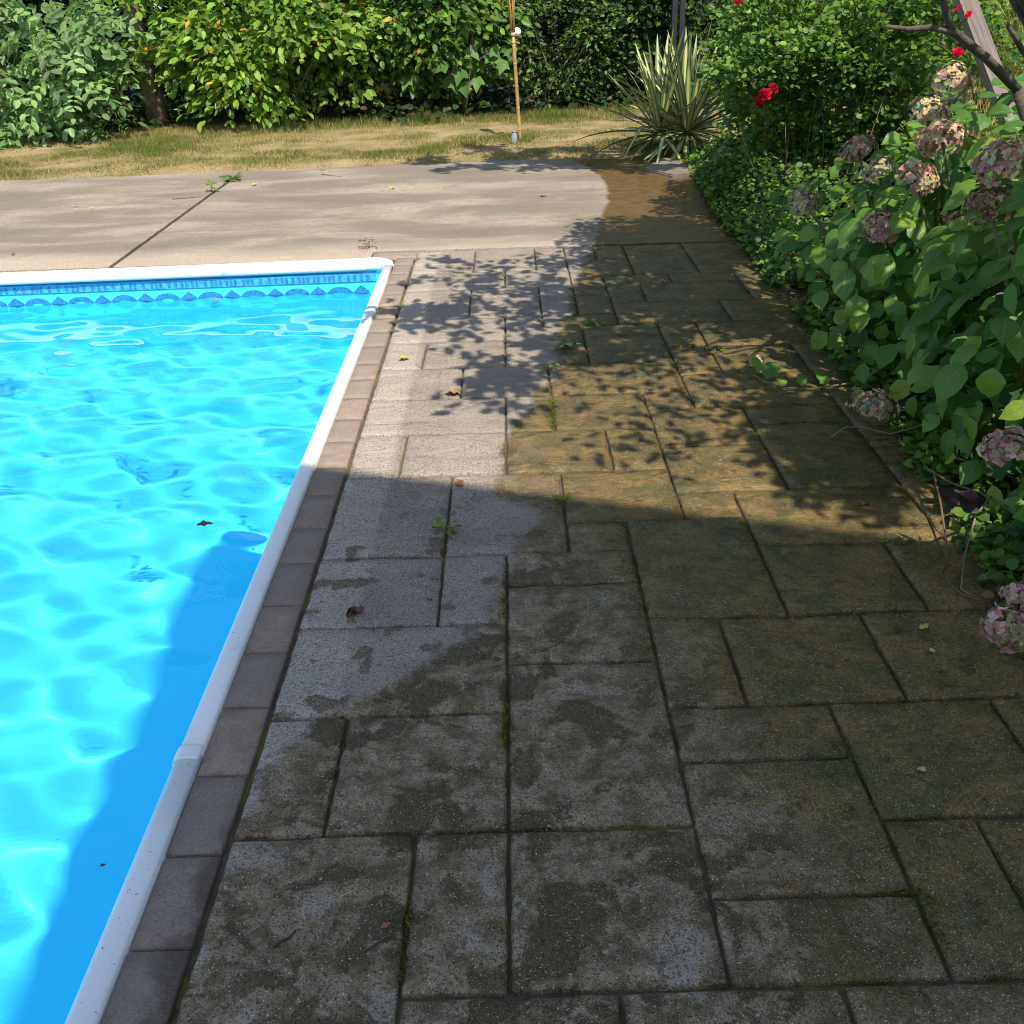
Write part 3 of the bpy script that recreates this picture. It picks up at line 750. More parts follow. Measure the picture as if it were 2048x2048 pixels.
shrub('privet_bush', 'dark small leaved bush with bare stems right of the bamboo pole', 'shrub', (0.85, 15.6, lz(0.85, 15.6)), (1.5, 0.7, 2.3), 9000, (0.05, 0.09),
      GREENS+DARK+[(0.22, 0.20, 0.03)], [2, 2, 2, 1, 1, 1, 0.5], T_LEAF, 80, 0.25, 22, 26, 0.3, 0.1)
shrub('ivy_bush', 'dark ivy covered bush behind the yucca', 'shrub', (2.8, 15.6, lz(2.8, 15.6)), (1.5, 0.7, 2.4), 6000, (0.07, 0.12),
      GREENS+DARK, [1, 1, 1, 1, 1, 1], T_ROUND, 44, 0.27, 12, 27, 0.5, 0.1)
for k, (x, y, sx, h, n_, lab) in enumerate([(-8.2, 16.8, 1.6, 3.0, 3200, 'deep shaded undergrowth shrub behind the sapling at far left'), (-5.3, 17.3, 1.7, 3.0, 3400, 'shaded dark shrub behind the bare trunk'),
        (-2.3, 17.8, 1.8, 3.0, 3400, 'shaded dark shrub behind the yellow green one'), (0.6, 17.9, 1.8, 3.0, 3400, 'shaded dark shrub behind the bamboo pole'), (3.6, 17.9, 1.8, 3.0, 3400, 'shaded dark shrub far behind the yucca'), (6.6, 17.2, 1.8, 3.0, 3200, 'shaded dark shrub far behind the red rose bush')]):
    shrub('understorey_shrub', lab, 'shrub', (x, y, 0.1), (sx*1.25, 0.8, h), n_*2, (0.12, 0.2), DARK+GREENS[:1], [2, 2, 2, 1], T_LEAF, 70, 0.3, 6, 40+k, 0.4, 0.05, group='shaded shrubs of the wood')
# big old trunks; their crowns start above the picture
for k, (x, y, rt, h, lab, m_) in enumerate([(-4.80, 15.1, 0.10, 8.0, 'tall tree with bare trunk between the sapling and the yellow green shrub', M_BARKP),
        (-7.35, 16.2, 0.15, 8.5, 'tree with pale trunk at the far left edge of the wood', M_BARKP), (-1.9, 17.0, 0.12, 8.0, 'tree with slim dark trunk behind the yellow green shrub', M_BARK),
        (2.45, 17.2, 0.16, 9.0, 'tree with thick brown trunk behind the black metal posts', M_BARK), (5.5, 16.0, 0.14, 8.0, 'tree hidden behind the red rose bush', M_BARK)]):
    tree('woodland_tree', lab, (x, y, 0.0), h, rt, (0.05*(k-2), 0.4), (0, 0.9, h*0.66), (2.4, 1.9, h*0.30), 2600, (0.16, 0.26), DARK+GREENS, [1, 1, 1, 1, 1, 1], 60+k, 12, mat=m_, first=0.4, group='trees of the wood')

# grass of the strip of lawn
def lawn_blades(n, seed):
    r = np.random.default_rng(seed)
    X = r.uniform(-7.6, 2.6, n); Y = r.uniform(10.9, 15.4, n)
    keep = np.array([y > edge_lawn(x)-0.02+0.06*nz(x*6, 9) for x, y in zip(X, Y)])
    X, Y = X[keep], Y[keep]
    g = np.array([nz(x*0.8, y*1.2, 4)+0.6*nz(x*3, y*3, 7) for x, y in zip(X, Y)])
    hk = np.clip(0.65+g, 0.15, 1.6)
    keep = r.uniform(size=len(X)) < np.clip(0.80+g*0.7, 0.35, 1); X, Y, g, hk = X[keep], Y[keep], g[keep], hk[keep]
    m = len(X); Z = np.array([lawn_z(x, y) for x, y in zip(X, Y)])-0.005
    D = unit(np.stack([r.normal(size=m)*0.45, r.normal(size=m)*0.45, np.ones(m)], -1)); N = r.normal(size=(m, 3))
    tall = np.where(Y > 14.1+0.04*(X+6)+0.15*g, 1.9, 1.0)
    S = hk*r.uniform(0.03, 0.075, m)*tall
    straw = np.array([(0.36, 0.28, 0.12), (0.44, 0.36, 0.17), (0.26, 0.22, 0.08)])[r.integers(3, size=m)]
    green = np.array([(0.11, 0.15, 0.025), (0.15, 0.18, 0.035), (0.08, 0.12, 0.02)])[r.integers(3, size=m)]
    t = np.clip(0.42+g*0.9+r.normal(size=m)*0.28, 0, 1)[:, None]
    return leaf_mesh('grass', np.stack([X, Y, Z], -1), D, N, S, T_BLADE, straw*(1-t)+green*t, M_GRASS, width=r.uniform(0.006, 0.011, m))
tag(obj('grass', lawn_blades(150000, 5)), 'short dry grass of the lawn strip before the wood', 'grass', kind='stuff')

# ------------------------------------------------------------------ yucca with striped sword leaves
def mat_yucca(name, c_in, c_edge):
    n = NT(name); tc = n.n('ShaderNodeTexCoord'); sp = n.n('ShaderNodeSeparateXYZ'); n.l(tc.outputs['UV'], sp.inputs[0])
    a = n.math('ABSOLUTE', n.math('SUBTRACT', sp.outputs[1], 0.5))
    oi = n.n('ShaderNodeObjectInfo').outputs['Random']
    e = n.maprange(n.math('ADD', a, n.math('MULTIPLY_ADD', oi, 0.16, -0.08)), 0.16, 0.26)
    c = n.mix(e, c_in, c_edge)
    return n.set(Base_Color=c, Roughness=0.5, Specular_IOR_Level=0.35)
M_YUC = mat_yucca('yucca_leaf', (0.48, 0.46, 0.17), (0.13, 0.19, 0.085))
M_YUC2 = mat_yucca('yucca_leaf_green', (0.42, 0.43, 0.13), (0.08, 0.14, 0.055))
def blade_mesh(L, W, droop, kink, mat):
    V = []; UV = []; n_ = 8
    ang = 0.0; p = np.array([0.0, 0.0])
    for i in range(n_+1):
        t = i/n_; w = W*(0.55+0.9*math.sin(min(1, t*1.6+0.12)*math.pi*0.62))*(1-t**3.2)*0.62+0.0008
        for s_ in (-1, 0, 1):
            V.append((p[0], s_*w, p[1]+abs(s_)*w*0.35)); UV.append((t, 0.5+0.5*s_))
        ang -= droop/n_*(0.4+1.2*t)
        if kink and i == kink: ang -= 1.1
        p = p+np.array([math.cos(ang), math.sin(ang)])*L/n_
    F = [(i*3+k, i*3+k+1, (i+1)*3+k+1, (i+1)*3+k) for i in range(n_) for k in range(2)]
    me = bpy.data.meshes.new('blade'); me.from_pydata(V, [], F); uv = me.uv_layers.new(name='UVMap')
    for l in me.loops: uv.data[l.index].uv = UV[l.vertex_index]
    me.materials.append(mat); me.polygons.foreach_set('use_smooth', [True]*len(me.polygons)); me.update(); return me
yb = at(1372, 306, z=0.03); yucca = tag(empty('yucca', (yb.x, yb.y, 0.0)), 'yucca with yellow striped sword leaves beside the far end of the deck', 'yucca')
r = random.Random(31)
BL = [blade_mesh(1.0, 0.041, d, k, m_) for d, k, m_ in ((0.05, 0, M_YUC), (0.25, 0, M_YUC), (0.1, 0, M_YUC2), (0.6, 0, M_YUC2), (0.35, 5, M_YUC2), (0.15, 0, M_YUC))]
for head, (hx, hy, hz) in enumerate([(0.0, 0.0, 0.22), (-0.27, 0.12, 0.20), (0.05, 0.25, 0.2)]):
    n_ = (64, 44, 26)[head]
    for i in range(n_):
        f = i/n_; el = math.radians(86-115*f**1.15+r.uniform(-8, 8)); az = i*2.399+r.uniform(-.3, .3)
        b = bpy.data.objects.new('leaf', BL[(0, 1, 2, 5)[i % 4] if el > 0.3 else (3, 4, 1)[i % 3]]); COL.objects.link(b); b.parent = yucca
        s_ = r.uniform(0.78, 1.08)*(0.98 if el > 0 else 0.72); b.scale = (s_, s_*r.uniform(.85, 1.2), s_)
        b.location = (hx+0.03*math.cos(az), hy+0.03*math.sin(az), hz+0.06*(1-f))
        b.rotation_euler = (r.uniform(-.4, .4), -el, az)
V, F = tube([(0, 0, -0.1), (0.0, 0.0, 0.12), (0, 0, 0.27)], [0.07, 0.06, 0.035], 8); mesh_obj('stem', V, F, M_TWIG, yucca, smooth=True)

# ------------------------------------------------------------------ rose bush
def petal_ball(rad, layers, seed, col):
    r = np.random.default_rng(seed); P = []; D = []; N = []; S = []
    for li, (k, tilt, s_) in enumerate(layers):
        for i in range(k):
            a = 2*math.pi*(i+0.5*li)/k+r.uniform(-.2, .2)
            d = np.array([math.cos(a)*math.cos(tilt), math.sin(a)*math.cos(tilt), math.sin(tilt)])
            P.append((math.cos(a)*rad*0.12, math.sin(a)*rad*0.12, 0)); D.append(d); N.append((-math.cos(a)*math.sin(tilt), -math.sin(a)*math.sin(tilt), math.cos(tilt))); S.append(rad*s_)
    n_ = len(P); c = np.clip(np.array(col)*(1+0.25*r.normal(size=(n_, 1))), 0.005, 0.9)
    return leaf_mesh('flower', np.array(P), np.array(D), np.array(N), np.array(S), T_ROUND, c, M_LEAF)
rose_b = Vector((2.62, 8.25, 0.02))
rose = shrub('rose_bush', 'tall rose bush with small leaves and red blooms beside the yucca', 'shrub', rose_b, (1.08, 1.0, 1.85), 30000, (0.032, 0.055),
      [(0.12, 0.22, 0.035), (0.085, 0.17, 0.03), (0.17, 0.27, 0.045), (0.06, 0.13, 0.04)], [3, 3, 2, 1], T_ROUND, 130, 0.22, 26, 71, 0.2, 0.12, stem_r=0.009)
roses = [(1530, 190, 7.35, 0.085, (0.50, 0.008, 0.016)), (1545, 178, 7.4, 0.075, (0.55, 0.01, 0.02)), (1516, 205, 7.35, 0.07, (0.42, 0.006, 0.012)), (1476, 4, 7.6, 0.06, (0.60, 0.03, 0.03)),
         (1917, 18, 6.6, 0.065, (0.68, 0.03, 0.06)), (1937, 30, 6.6, 0.06, (0.70, 0.05, 0.09)), (1915, 105, 6.4, 0.075, (0.55, 0.012, 0.03))]
for k, (px, py, Y, rad, col) in enumerate(roses):
    p = at(px, py, Y)
    o = obj('flower', petal_ball(rad*(0.60 if k < 3 else 0.46), [(6, 0.15, 1.0), (6, 0.6, 0.9), (5, 1.0, 0.75), (4, 1.35, 0.55)], 80+k, col), rose)
    o.location = p-rose_b; o.rotation_euler = (0.75, 0.2*((k % 3)-1), k)
    base_ = np.array(p-rose_b)+np.array([0.06, 0.45, -0.10]); V, F = tube(curve_pts(base_, np.array(p-rose_b)-np.array([0, -0.01, 0.02]), np.random.default_rng(k), 0.1), [0.006]*6, 5)
    so = mesh_obj('stem', V, F, M_STEM, o, smooth=True); so.matrix_parent_inverse = (Matrix.Translation(o.location) @ o.rotation_euler.to_matrix().to_4x4()).inverted()

rs = np.random.default_rng(77)
for k in range(24):
    a = Vector((rs.uniform(1.95, 2.75), rs.uniform(7.45, 8.1), 0.0)); b = a+Vector((rs.normal()*0.22, rs.normal()*0.15, rs.uniform(0.7, 1.2)))
    V, F = tube(curve_pts(np.array(a-rose_b), np.array(b-rose_b), rs, 0.12), list(np.linspace(0.0045, 0.002, 6)), 5); mesh_obj('stem', V, F, M_CANE, rose, smooth=True)

# ------------------------------------------------------------------ hydrangeas
def mat_hyd():
    n = NT('hydrangea_leaf'); tc = n.n('ShaderNodeTexCoord'); sp = n.n('ShaderNodeSeparateXYZ'); n.l(tc.outputs['UV'], sp.inputs[0])
    oi = n.n('ShaderNodeObjectInfo').outputs['Random']
    ay = n.math('ABSOLUTE', n.math('SUBTRACT', sp.outputs[1], 0.5))
    c = n.ramp(oi, [(0.0, (0.075, 0.185, 0.04)), (0.40, (0.12, 0.26, 0.042)), (0.72, (0.18, 0.32, 0.045)), (0.90, (0.27, 0.38, 0.05)), (1.0, (0.42, 0.41, 0.05))])
    fr = n.math('FRACT', n.math('MULTIPLY', n.math('SUBTRACT', sp.outputs[0], n.math('MULTIPLY', ay, 0.75)), 8.0))
    vein = n.math('MAXIMUM', n.maprange(n.math('ABSOLUTE', n.math('SUBTRACT', fr, 0.5)), 0.08, 0.02), n.maprange(ay, 0.035, 0.012))
    c2 = n.mix(n.math('MULTIPLY', vein, 0.6), c, (0.30, 0.42, 0.12))
    P = n.pos(); c2 = n.mix(n.maprange(n.noise(P, 30, 3), 0.62, 0.75, 0, 0.6), c2, (0.16, 0.20, 0.03))
    n.set(Base_Color=c2, Roughness=0.42, Specular_IOR_Level=0.4, Normal=n.bump(n.math('SUBTRACT', 1.0, vein), 0.6, 0.006))
    tr = n.n('ShaderNodeBsdfTranslucent'); hs = n.n('ShaderNodeHueSaturation'); hs.inputs['Value'].default_value = 1.9; hs.inputs['Hue'].default_value = 0.475
    n.l(c2, hs.inputs['Color']); n.l(hs.outputs[0], tr.inputs[0])
    mx = n.n('ShaderNodeMixShader'); mx.inputs[0].default_value = 0.45
    n.l(n.b.outputs[0], mx.inputs[1]); n.l(tr.outputs[0], mx.inputs[2]); n.l(mx.outputs[0], n.out.inputs['Surface'])
    return n.m
M_HYD = mat_hyd()
def big_leaf(L, W, curl, fold, wav, seed, mat=None):
    V = []; UV = []; n_ = 9; r = random.Random(seed)
    ang = 0.25; p = np.array([0.0, 0.0])
    for i in range(n_+1):
        t = i/n_; w = W*float(np.interp(t, [0, .06, .18, .34, .5, .66, .8, .91, 1], [.01, .42, .86, 1.04, .98, .76, .44, .17, .01]))
        if t == 1: w = 0.0008
        for s_ in (-1, -.5, 0, .5, 1):
            e = 1+(r.uniform(-.06, .06) if abs(s_) == 1 else 0)
            V.append((p[0]+abs(s_)*w*0.10, s_*w*e, p[1]+fold*abs(s_)*w-0.25*w*s_*s_+wav*math.sin(i*1.7+s_*2)*w)); UV.append((t, 0.5+0.5*s_))
        ang -= curl/n_; p = p+np.array([math.cos(ang), math.sin(ang)])*L/n_
    F = [(i*5+k, i*5+k+1, (i+1)*5+k+1, (i+1)*5+k) for i in range(n_) for k in range(4)]
    me = bpy.data.meshes.new('leaf'); me.from_pydata(V, [], F); uv = me.uv_layers.new(name='UVMap')
    for l in me.loops: uv.data[l.index].uv = UV[l.vertex_index]
    me.materials.append(mat or M_HYD); me.polygons.foreach_set('use_smooth', [True]*len(me.polygons)); me.update(); return me
HL = [big_leaf(0.135, 0.042, 0.5, 0.35, 0.06, 1), big_leaf(0.15, 0.050, 0.9, 0.30, 0.08, 2), big_leaf(0.12, 0.041, 0.3, 0.45, 0.05, 3), big_leaf(0.145, 0.045, 1.2, 0.25, 0.10, 4),
      big_leaf(0.155, 0.053, 0.7, 0.2, 0.07, 5), big_leaf(0.125, 0.036, 0.8, 0.6, 0.05, 6)]
def flower_head(rad, seed, palette, weights, nf=120, dried=False):
    r = np.random.default_rng(seed)
    q = unit(r.normal(size=(nf, 3))); q[:, 2] = np.where(q[:, 2] < -0.35, -q[:, 2]*0.7, q[:, 2]); q = unit(q)
    C = q*rad*r.uniform(0.62, 1.06, (nf, 1))*np.array([1, 1, 0.85])*np.array([1+0.45*nz(a[0]*2+seed, a[1]*2, a[2]*2) for a in q])[:, None]
    t = tints(nf, palette, weights, r, 0.18); P = []; D = []; N = []; S = []; T = []
    for k in range(4):
        a = unit(np.cross(q, r.normal(size=3)+np.array([0.3, 0.7, 0.2]))); b = np.cross(q, a)
        an = k*math.pi/2+r.uniform(0, .4, nf); d = a*np.cos(an)[:, None]+b*np.sin(an)[:, None]
        P.append(C); D.append(d+q*0.25); N.append(q+r.normal(size=(nf, 3))*(0.5 if dried else 0.15)); S.append(r.uniform(0.013, 0.020, nf)*(0.85 if dried else 1)); T.append(t*(1+0.1*r.normal(size=(nf, 1))))
    P, D, N, S, T = (np.concatenate(a) for a in (P, D, N, S, T))
    return leaf_mesh('flower_head', P, D, N, S, T_ROUND, np.clip(T, .01, .9), M_PETAL)
M_PETAL = mat_leaf('petal', 0.25, 0.2, 0.6)
PINK = [(0.50, 0.27, 0.21), (0.57, 0.39, 0.28), (0.39, 0.35, 0.17), (0.35, 0.16, 0.14), (0.58, 0.48, 0.31)]
CREAM = [(0.55, 0.46, 0.24), (0.42, 0.42, 0.22), (0.50, 0.33, 0.25), (0.22, 0.28, 0.22)]
MAUVE = [(0.48, 0.25, 0.23), (0.55, 0.34, 0.28), (0.32, 0.31, 0.14), (0.58, 0.44, 0.33)]
BROWN = [(0.30, 0.20, 0.12), (0.40, 0.29, 0.18), (0.16, 0.10, 0.06)]

def hydrangea(label, base, ells, nleaf, heads, seed):
    r = np.random.default_rng(seed); base = Vector(base); root = tag(empty('hydrangea', base), label, 'shrub')
    wts = np.array([e[2] for e in ells]); wts = wts/wts.sum(); made = 0
    tips = []
    while made < nleaf:
        c, rad, _ = ells[r.choice(len(ells), p=wts)]
        q = unit(r.normal(size=3))
        if q[2] < -0.45: continue
        if q[0]*-0.6+q[1]*-0.7+q[2]*0.4 < -0.1: continue             # the side away from the deck is filled below
        f = r.uniform(0.78, 1.02)
        p = np.array(c)+q*np.array(rad)*f
        if p[2] < 0.05: continue
        inside = any(np.sum(((p-np.array(c2))/np.array(r2))**2) < 0.58 for c2, r2, _ in ells)
        if inside: continue
        face = unit(q*0.75+np.array([0.05, -0.45, 0.55])+r.normal(size=3)*0.33)
        d = unit(q*np.array([.8, .8, 0.1])+np.array([0, 0, -0.55])+r.normal(size=3)*0.5); d = unit(d-face*np.dot(d, face))
        y = np.cross(face, d)
        o = bpy.data.objects.new('leaf', HL[r.integers(len(HL))]); COL.objects.link(o); o.parent = root
        s_ = r.uniform(0.65, 1.12)*(1.0 if p[2] > 0.4 else 0.8)
        m = Matrix(((d[0], y[0], face[0]), (d[1], y[1], face[1]), (d[2], y[2], face[2])))
        o.matrix_local = Matrix.Translation(Vector(p)-base) @ m.to_4x4() @ Matrix.Diagonal((s_, s_*r.uniform(.85, 1.15), s_, 1))
        made += 1; tips.append(p)
    m = 1500; ci = r.choice(len(ells), m, p=wts); q = unit(r.normal(size=(m, 3)))
    P = np.array([ells[i][0] for i in ci])+q*np.array([ells[i][1] for i in ci])*r.uniform(0.35, 0.9, (m, 1)); ok = P[:, 2] > 0.04; P, q = P[ok], q[ok]; m = len(P)
    N = unit(q*0.7+np.array([0, -0.3, 0.6])+r.normal(size=(m, 3))*0.4); D = unit(q*np.array([.8, .8, .1])+np.array([0, 0, -.5])+r.normal(size=(m, 3))*.5); N = unit(N-D*np.sum(N*D, 1, keepdims=True))
    o = obj('foliage', shift(leaf_mesh('foliage', P, D, N, r.uniform(0.07, 0.14, m), T_ROUND, tints(m, [(0.06, 0.15, 0.03), (0.09, 0.20, 0.034), (0.14, 0.25, 0.04)], [2, 2, 1], r)), base), root); tag(o, kind='stuff')
    for k in range(26):
        t = tips[r.integers(len(tips))]; b0 = np.array([base.x+r.normal()*0.15, base.y+r.normal()*0.25, -0.03])
        V, F = tube(curve_pts(b0-np.array(base), t-np.array(base), r, 0.10), list(np.linspace(0.008, 0.003, 6)), 5)
        mesh_obj('stem', V, F, M_STEM if k % 3 else M_TWIG, root, smooth=True)
    for k, (px, py, Y, rad, pal, dr) in enumerate(heads):
        Y -= 0.12; rad *= 1.15; p = at(px, py, Y); o = obj('flower_head', flower_head(rad, seed+k, pal, [3, 2, 2, 1.2, 1][:len(pal)], 210 if rad > 0.06 else 130, dr), root); o.location = p-base
        o.rotation_euler = (0.5, r.uniform(-.3, .3), r.uniform(0, 6))
        b0 = np.array([base.x*0.5+p.x*0.5, base.y*0.5+p.y*0.5+0.1, 0.1]); V, F = tube(curve_pts(b0-np.array(base), np.array(p)-np.array(base), r, 0.08), [0.006]*6, 5)
        so = mesh_obj('stem', V, F, M_STEM, o, smooth=True); so.matrix_parent_inverse = (Matrix.Translation(o.location) @ o.rotation_euler.to_matrix().to_4x4()).inverted()
    return root
hydrangea('near hydrangea bush with large leaves and pink flower heads at right edge', (2.25, 3.35, 0.0),
    [((2.02, 3.45, 0.50), (0.56, 0.75, 0.80), 3), ((1.98, 2.75, 0.20), (0.40, 0.50, 0.40), 1.0), ((2.2, 3.8, 0.85), (0.50, 0.5, 0.50), 1.2)], 300,
    [(2009, 329, 3.55, 0.082, PINK, False), (1978, 412, 3.50, 0.060, BROWN, True), (2018, 898, 2.75, 0.062, MAUVE, False), (2038, 1208, 2.30, 0.05, MAUVE, False), (2012, 1260, 2.22, 0.05, MAUVE, False)], 301)
hydrangea('farther hydrangea bush with pink and cream flower heads before the rose bush', (2.3, 4.9, 0.0),
    [((2.1, 4.55, 0.45), (0.68, 0.70, 0.72), 3), ((2.15, 5.5, 0.40), (0.66, 0.65, 0.60), 2), ((2.45, 5.0, 0.75), (0.55, 0.6, 0.50), 1)], 300,
    [(1885, 286, 4.35, 0.085, PINK, False), (1830, 362, 4.30, 0.078, PINK, False), (1761, 457, 4.5, 0.062, MAUVE, False), (1606, 406, 5.3, 0.07, CREAM, False), (1718, 302, 5.0, 0.065, PINK, False),
     (1757, 345, 4.75, 0.06, CREAM, False), (1857, 228, 4.6, 0.075, CREAM, False), (1904, 168, 4.6, 0.07, CREAM, False), (1904, 447, 4.2, 0.045, BROWN, True), (1740, 815, 3.75, 0.07, CREAM, True)], 340)

# ------------------------------------------------------------------ garden tree over the bed; its crown is above the picture and dapples the deck
gt = tree('garden_tree', 'small garden tree with bare grey limbs behind the near hydrangea', (2.70, 4.45, 0.0), 2.7, 0.042, (-0.95, -0.05), (-1.90, -0.30, 3.1), (1.35, 1.75, 0.65), 4300, (0.075, 0.125),
          GREENS, [1, 1, 1], 91, 26, first=0.6)
gb = Vector((2.70, 4.45, 0.0))
for pts, ra, rb in (([at(2034, 178, 4.4), at(1975, 118, 4.3), at(1905, 62, 4.15), at(1893, 30, 4.1), at(1880, -25, 4.05), at(1800, -200, 3.8)], 0.020, 0.010),
                    ([at(1912, 66, 4.15), at(1860, 55, 4.1), at(1815, 58, 4.05), at(1772, 53, 4.0)], 0.013, 0.007),
                    ([at(2034, 178, 4.4), at(2060, 260, 4.42), at(2090, 420, 4.45)], 0.022, 0.03), ([at(2048, 105, 4.2), at(2015, 50, 4.1)], 0.012, 0.008)):
    V, F = tube([p-gb for p in pts], list(np.linspace(ra, rb, len(pts))), 7); mesh_obj('branch', V, F, M_BARK, gt, smooth=True)
def crown_lobe(root, c, rad, n, seed, nb=9):
    r = np.random.default_rng(seed); tips = []; b0 = np.array([-0.55, 0.0, 1.9])
    for k in range(nb):
        e = np.array(c)+unit(r.normal(size=3))*np.array(rad)*r.uniform(0.5, 0.95); bp = curve_pts(b0, e, r, 0.15, 8)
        V, F = tube(bp, list(np.linspace(0.018, 0.004, 8)), 6); mesh_obj('branch', V, F, M_BARK, root, smooth=True); tips += bp[4:]
    tips = np.array(tips); P = np.array(c)+unit(r.normal(size=(n, 3)))*np.array(rad)*r.uniform(0, 1, (n, 1))**0.5
    P = np.where(r.uniform(size=(n, 1)) < 0.35, tips[r.integers(len(tips), size=n)]+r.normal(size=(n, 3))*0.08, P)
    P = P[sunny(P+np.array(gb))]; n = len(P)
    D = unit(r.normal(size=(n, 3))+np.array([0, 0, -.4])); N = unit(np.array([0, -.2, 1])+r.normal(size=(n, 3))*.5); N = unit(N-D*np.sum(N*D, 1, keepdims=True))
    tag(obj('crown', leaf_mesh('crown', P, D, N, r.uniform(0.06, 0.10, n), T_LEAF, tints(n, GREENS, [1, 1, 1], r)), root), kind='stuff')
crown_lobe(gt, (-1.1, 1.0, 3.0), (0.72, 1.1, 0.45), 4200, 401)
crown_lobe(gt, (-1.45, -2.0, 2.9), (0.55, 0.75, 0.3), 300, 403, 6)
crown_lobe(gt, (-0.90, -2.5, 2.9), (0.34, 0.65, 0.22), 1900, 404, 4)  # lobe added above the view to cast the shade patch beside the hydrangea
crown_lobe(gt, (-0.86, 0.5, 3.0), (0.40, 1.6, 0.3), 3600, 405, 6)
tree('shade_tree', 'tree outside the picture shading the far corner of the deck and lawn', (4.7, 8.7, 0.0), 4.6, 0.09, (-0.8, 0.3), (-3.7, 0.25, 4.3), (1.5, 0.85, 0.6), 5200, (0.08, 0.14), GREENS, [1, 1, 1], 95, 16, first=0.5)

# ------------------------------------------------------------------ ground cover along the bed
def cover(n, seed):
    r = np.random.default_rng(seed); Y = r.uniform(2.2, 11.2, n); e = np.array([bed_edge(y) for y in Y])
    X = e+0.02+np.abs(r.normal(size=n))*0.32
    g = np.array([nz(x*2.2, y*2.2, 3) for x, y in zip(X, Y)]); k = (g > -0.12-0.25*(Y > 6.3)) & (X < 4)
    X, Y, g, e = X[k], Y[k], g[k], e[k]; m = len(X)
    Z = r.uniform(0.0, 0.16, m)*np.clip((X-e)*5, 0.15, 1)*np.where((Y > 6.2) & (Y < 10), 3.2, 1.0)+0.02
    D = unit(np.stack([r.normal(size=m), r.normal(size=m), r.normal(size=m)*0.3], -1)); N = unit(np.array([0, -0.4, 1])+r.normal(size=(m, 3))*0.5); N = unit(N-D*np.sum(N*D, 1, keepdims=True))
    return leaf_mesh('ground_cover', np.stack([X, Y, Z], -1), D, N, r.uniform(0.025, 0.055, m), T_ROUND, tints(m, GREENS+YELG[:1]+DARK[:1], [2, 2, 2, 1, 1], r))
tag(obj('ground_cover', cover(15000, 9)), 'low leafy ground cover along the edge of the bed', 'ground cover', kind='stuff')
def litter(n, seed):
    r = np.random.default_rng(seed); Y = r.uniform(1.8, 11.3, n); X = np.array([bed_edge(y) for y in Y])+0.0+np.abs(r.normal(size=n))*0.25; m = n
    D = unit(np.stack([r.normal(size=m), r.normal(size=m), r.normal(size=m)*0.15], -1)); N = unit(np.array([0, 0, 1])+r.normal(size=(m, 3))*0.4); N = unit(N-D*np.sum(N*D, 1, keepdims=True))
    Z = 0.012+np.clip(X-np.array([bed_edge(y) for y in Y]), 0, .35)*0.13+r.uniform(0, 0.03, m)
    return leaf_mesh('leaf_litter', np.stack([X, Y, Z], -1), D, N, r.uniform(0.025, 0.06, m), T_LEAF, tints(m, [(0.20, 0.10, 0.05), (0.13, 0.065, 0.035), (0.33, 0.19, 0.10), (0.07, 0.04, 0.025)], [2, 2, 1, 2], r))
tag(obj('leaf_litter', litter(1100, 12)), 'dead brown leaves on the soil of the bed', 'leaf litter', kind='stuff')

# forest floor under the wood: ivy and litter, too many to count
def floor_ivy(n, seed):
    r = np.random.default_rng(seed); X = r.uniform(-10, 9, n); Y = 14.7+np.abs(r.normal(size=n))*3.2+0.3*np.sin(X*1.3); m = n
    Z = np.array([lawn_z(x, min(y, 18)) for x, y in zip(X, Y)])+r.uniform(0, 0.22, m)
    D = unit(np.stack([r.normal(size=m), r.normal(size=m), r.normal(size=m)*0.3-0.2], -1)); N = unit(np.array([0, -0.5, 0.8])+r.normal(size=(m, 3))*0.5); N = unit(N-D*np.sum(N*D, 1, keepdims=True))
    return leaf_mesh('ivy', np.stack([X, Y, Z], -1), D, N, r.uniform(0.06, 0.12, m), T_ROUND, tints(m, DARK+[(0.10, 0.06, 0.03)], [3, 3, 2, 1.5], r))
tag(obj('ivy', floor_ivy(16000, 14)), 'dark ivy and litter covering the floor of the wood', 'ivy', kind='stuff')

# ------------------------------------------------------------------ bamboo torch pole with a globe lamp
M_BAMBOO = mat_plain('bamboo', (0.48, 0.30, 0.11), (0.36, 0.21, 0.075), 9, 0.5, 0.15)
pbz = at(1041, 284, z=0.02); pole = tag(empty('bamboo_torch', (pbz.x, pbz.y, 0)), 'bamboo torch pole with split cane top standing in the lawn', 'torch')
ptop = at(1026, 66, pbz.y-0.05)
p0 = Vector((0, 0, -0.05)); p1 = ptop-pole.location
pts = [p0+(p1-p0)*t for t in np.linspace(0, 1, 9)]
V, F = tube(pts, [0.021]*9, 10); mesh_obj('cane', V, F, M_BAMBOO, pole, smooth=True)
for t in (0.17, 0.36, 0.55, 0.74, 0.92):
    c = p0+(p1-p0)*t; d = (p1-p0).normalized()*0.009
    V, F = tube([c-d, c-d*0.4, c+d*0.4, c+d], [0.021, 0.0245, 0.0245, 0.021], 10); mesh_obj('node', V, F, M_BAMBOO, pole, smooth=True)
ax = (p1-p0).normalized()
for k in range(6):
    a = k*math.pi/3; o_ = Vector((math.cos(a), math.sin(a), 0))
    V, F = tube([p1-ax*0.02+o_*0.014, p1+ax*0.25+o_*0.026, p1+ax*0.6+o_*0.065, p1+ax*0.75+o_*0.075], [0.008, 0.009, 0.008, 0.007], 6); mesh_obj('split_cane', V, F, M_BAMBOO, pole, smooth=True)
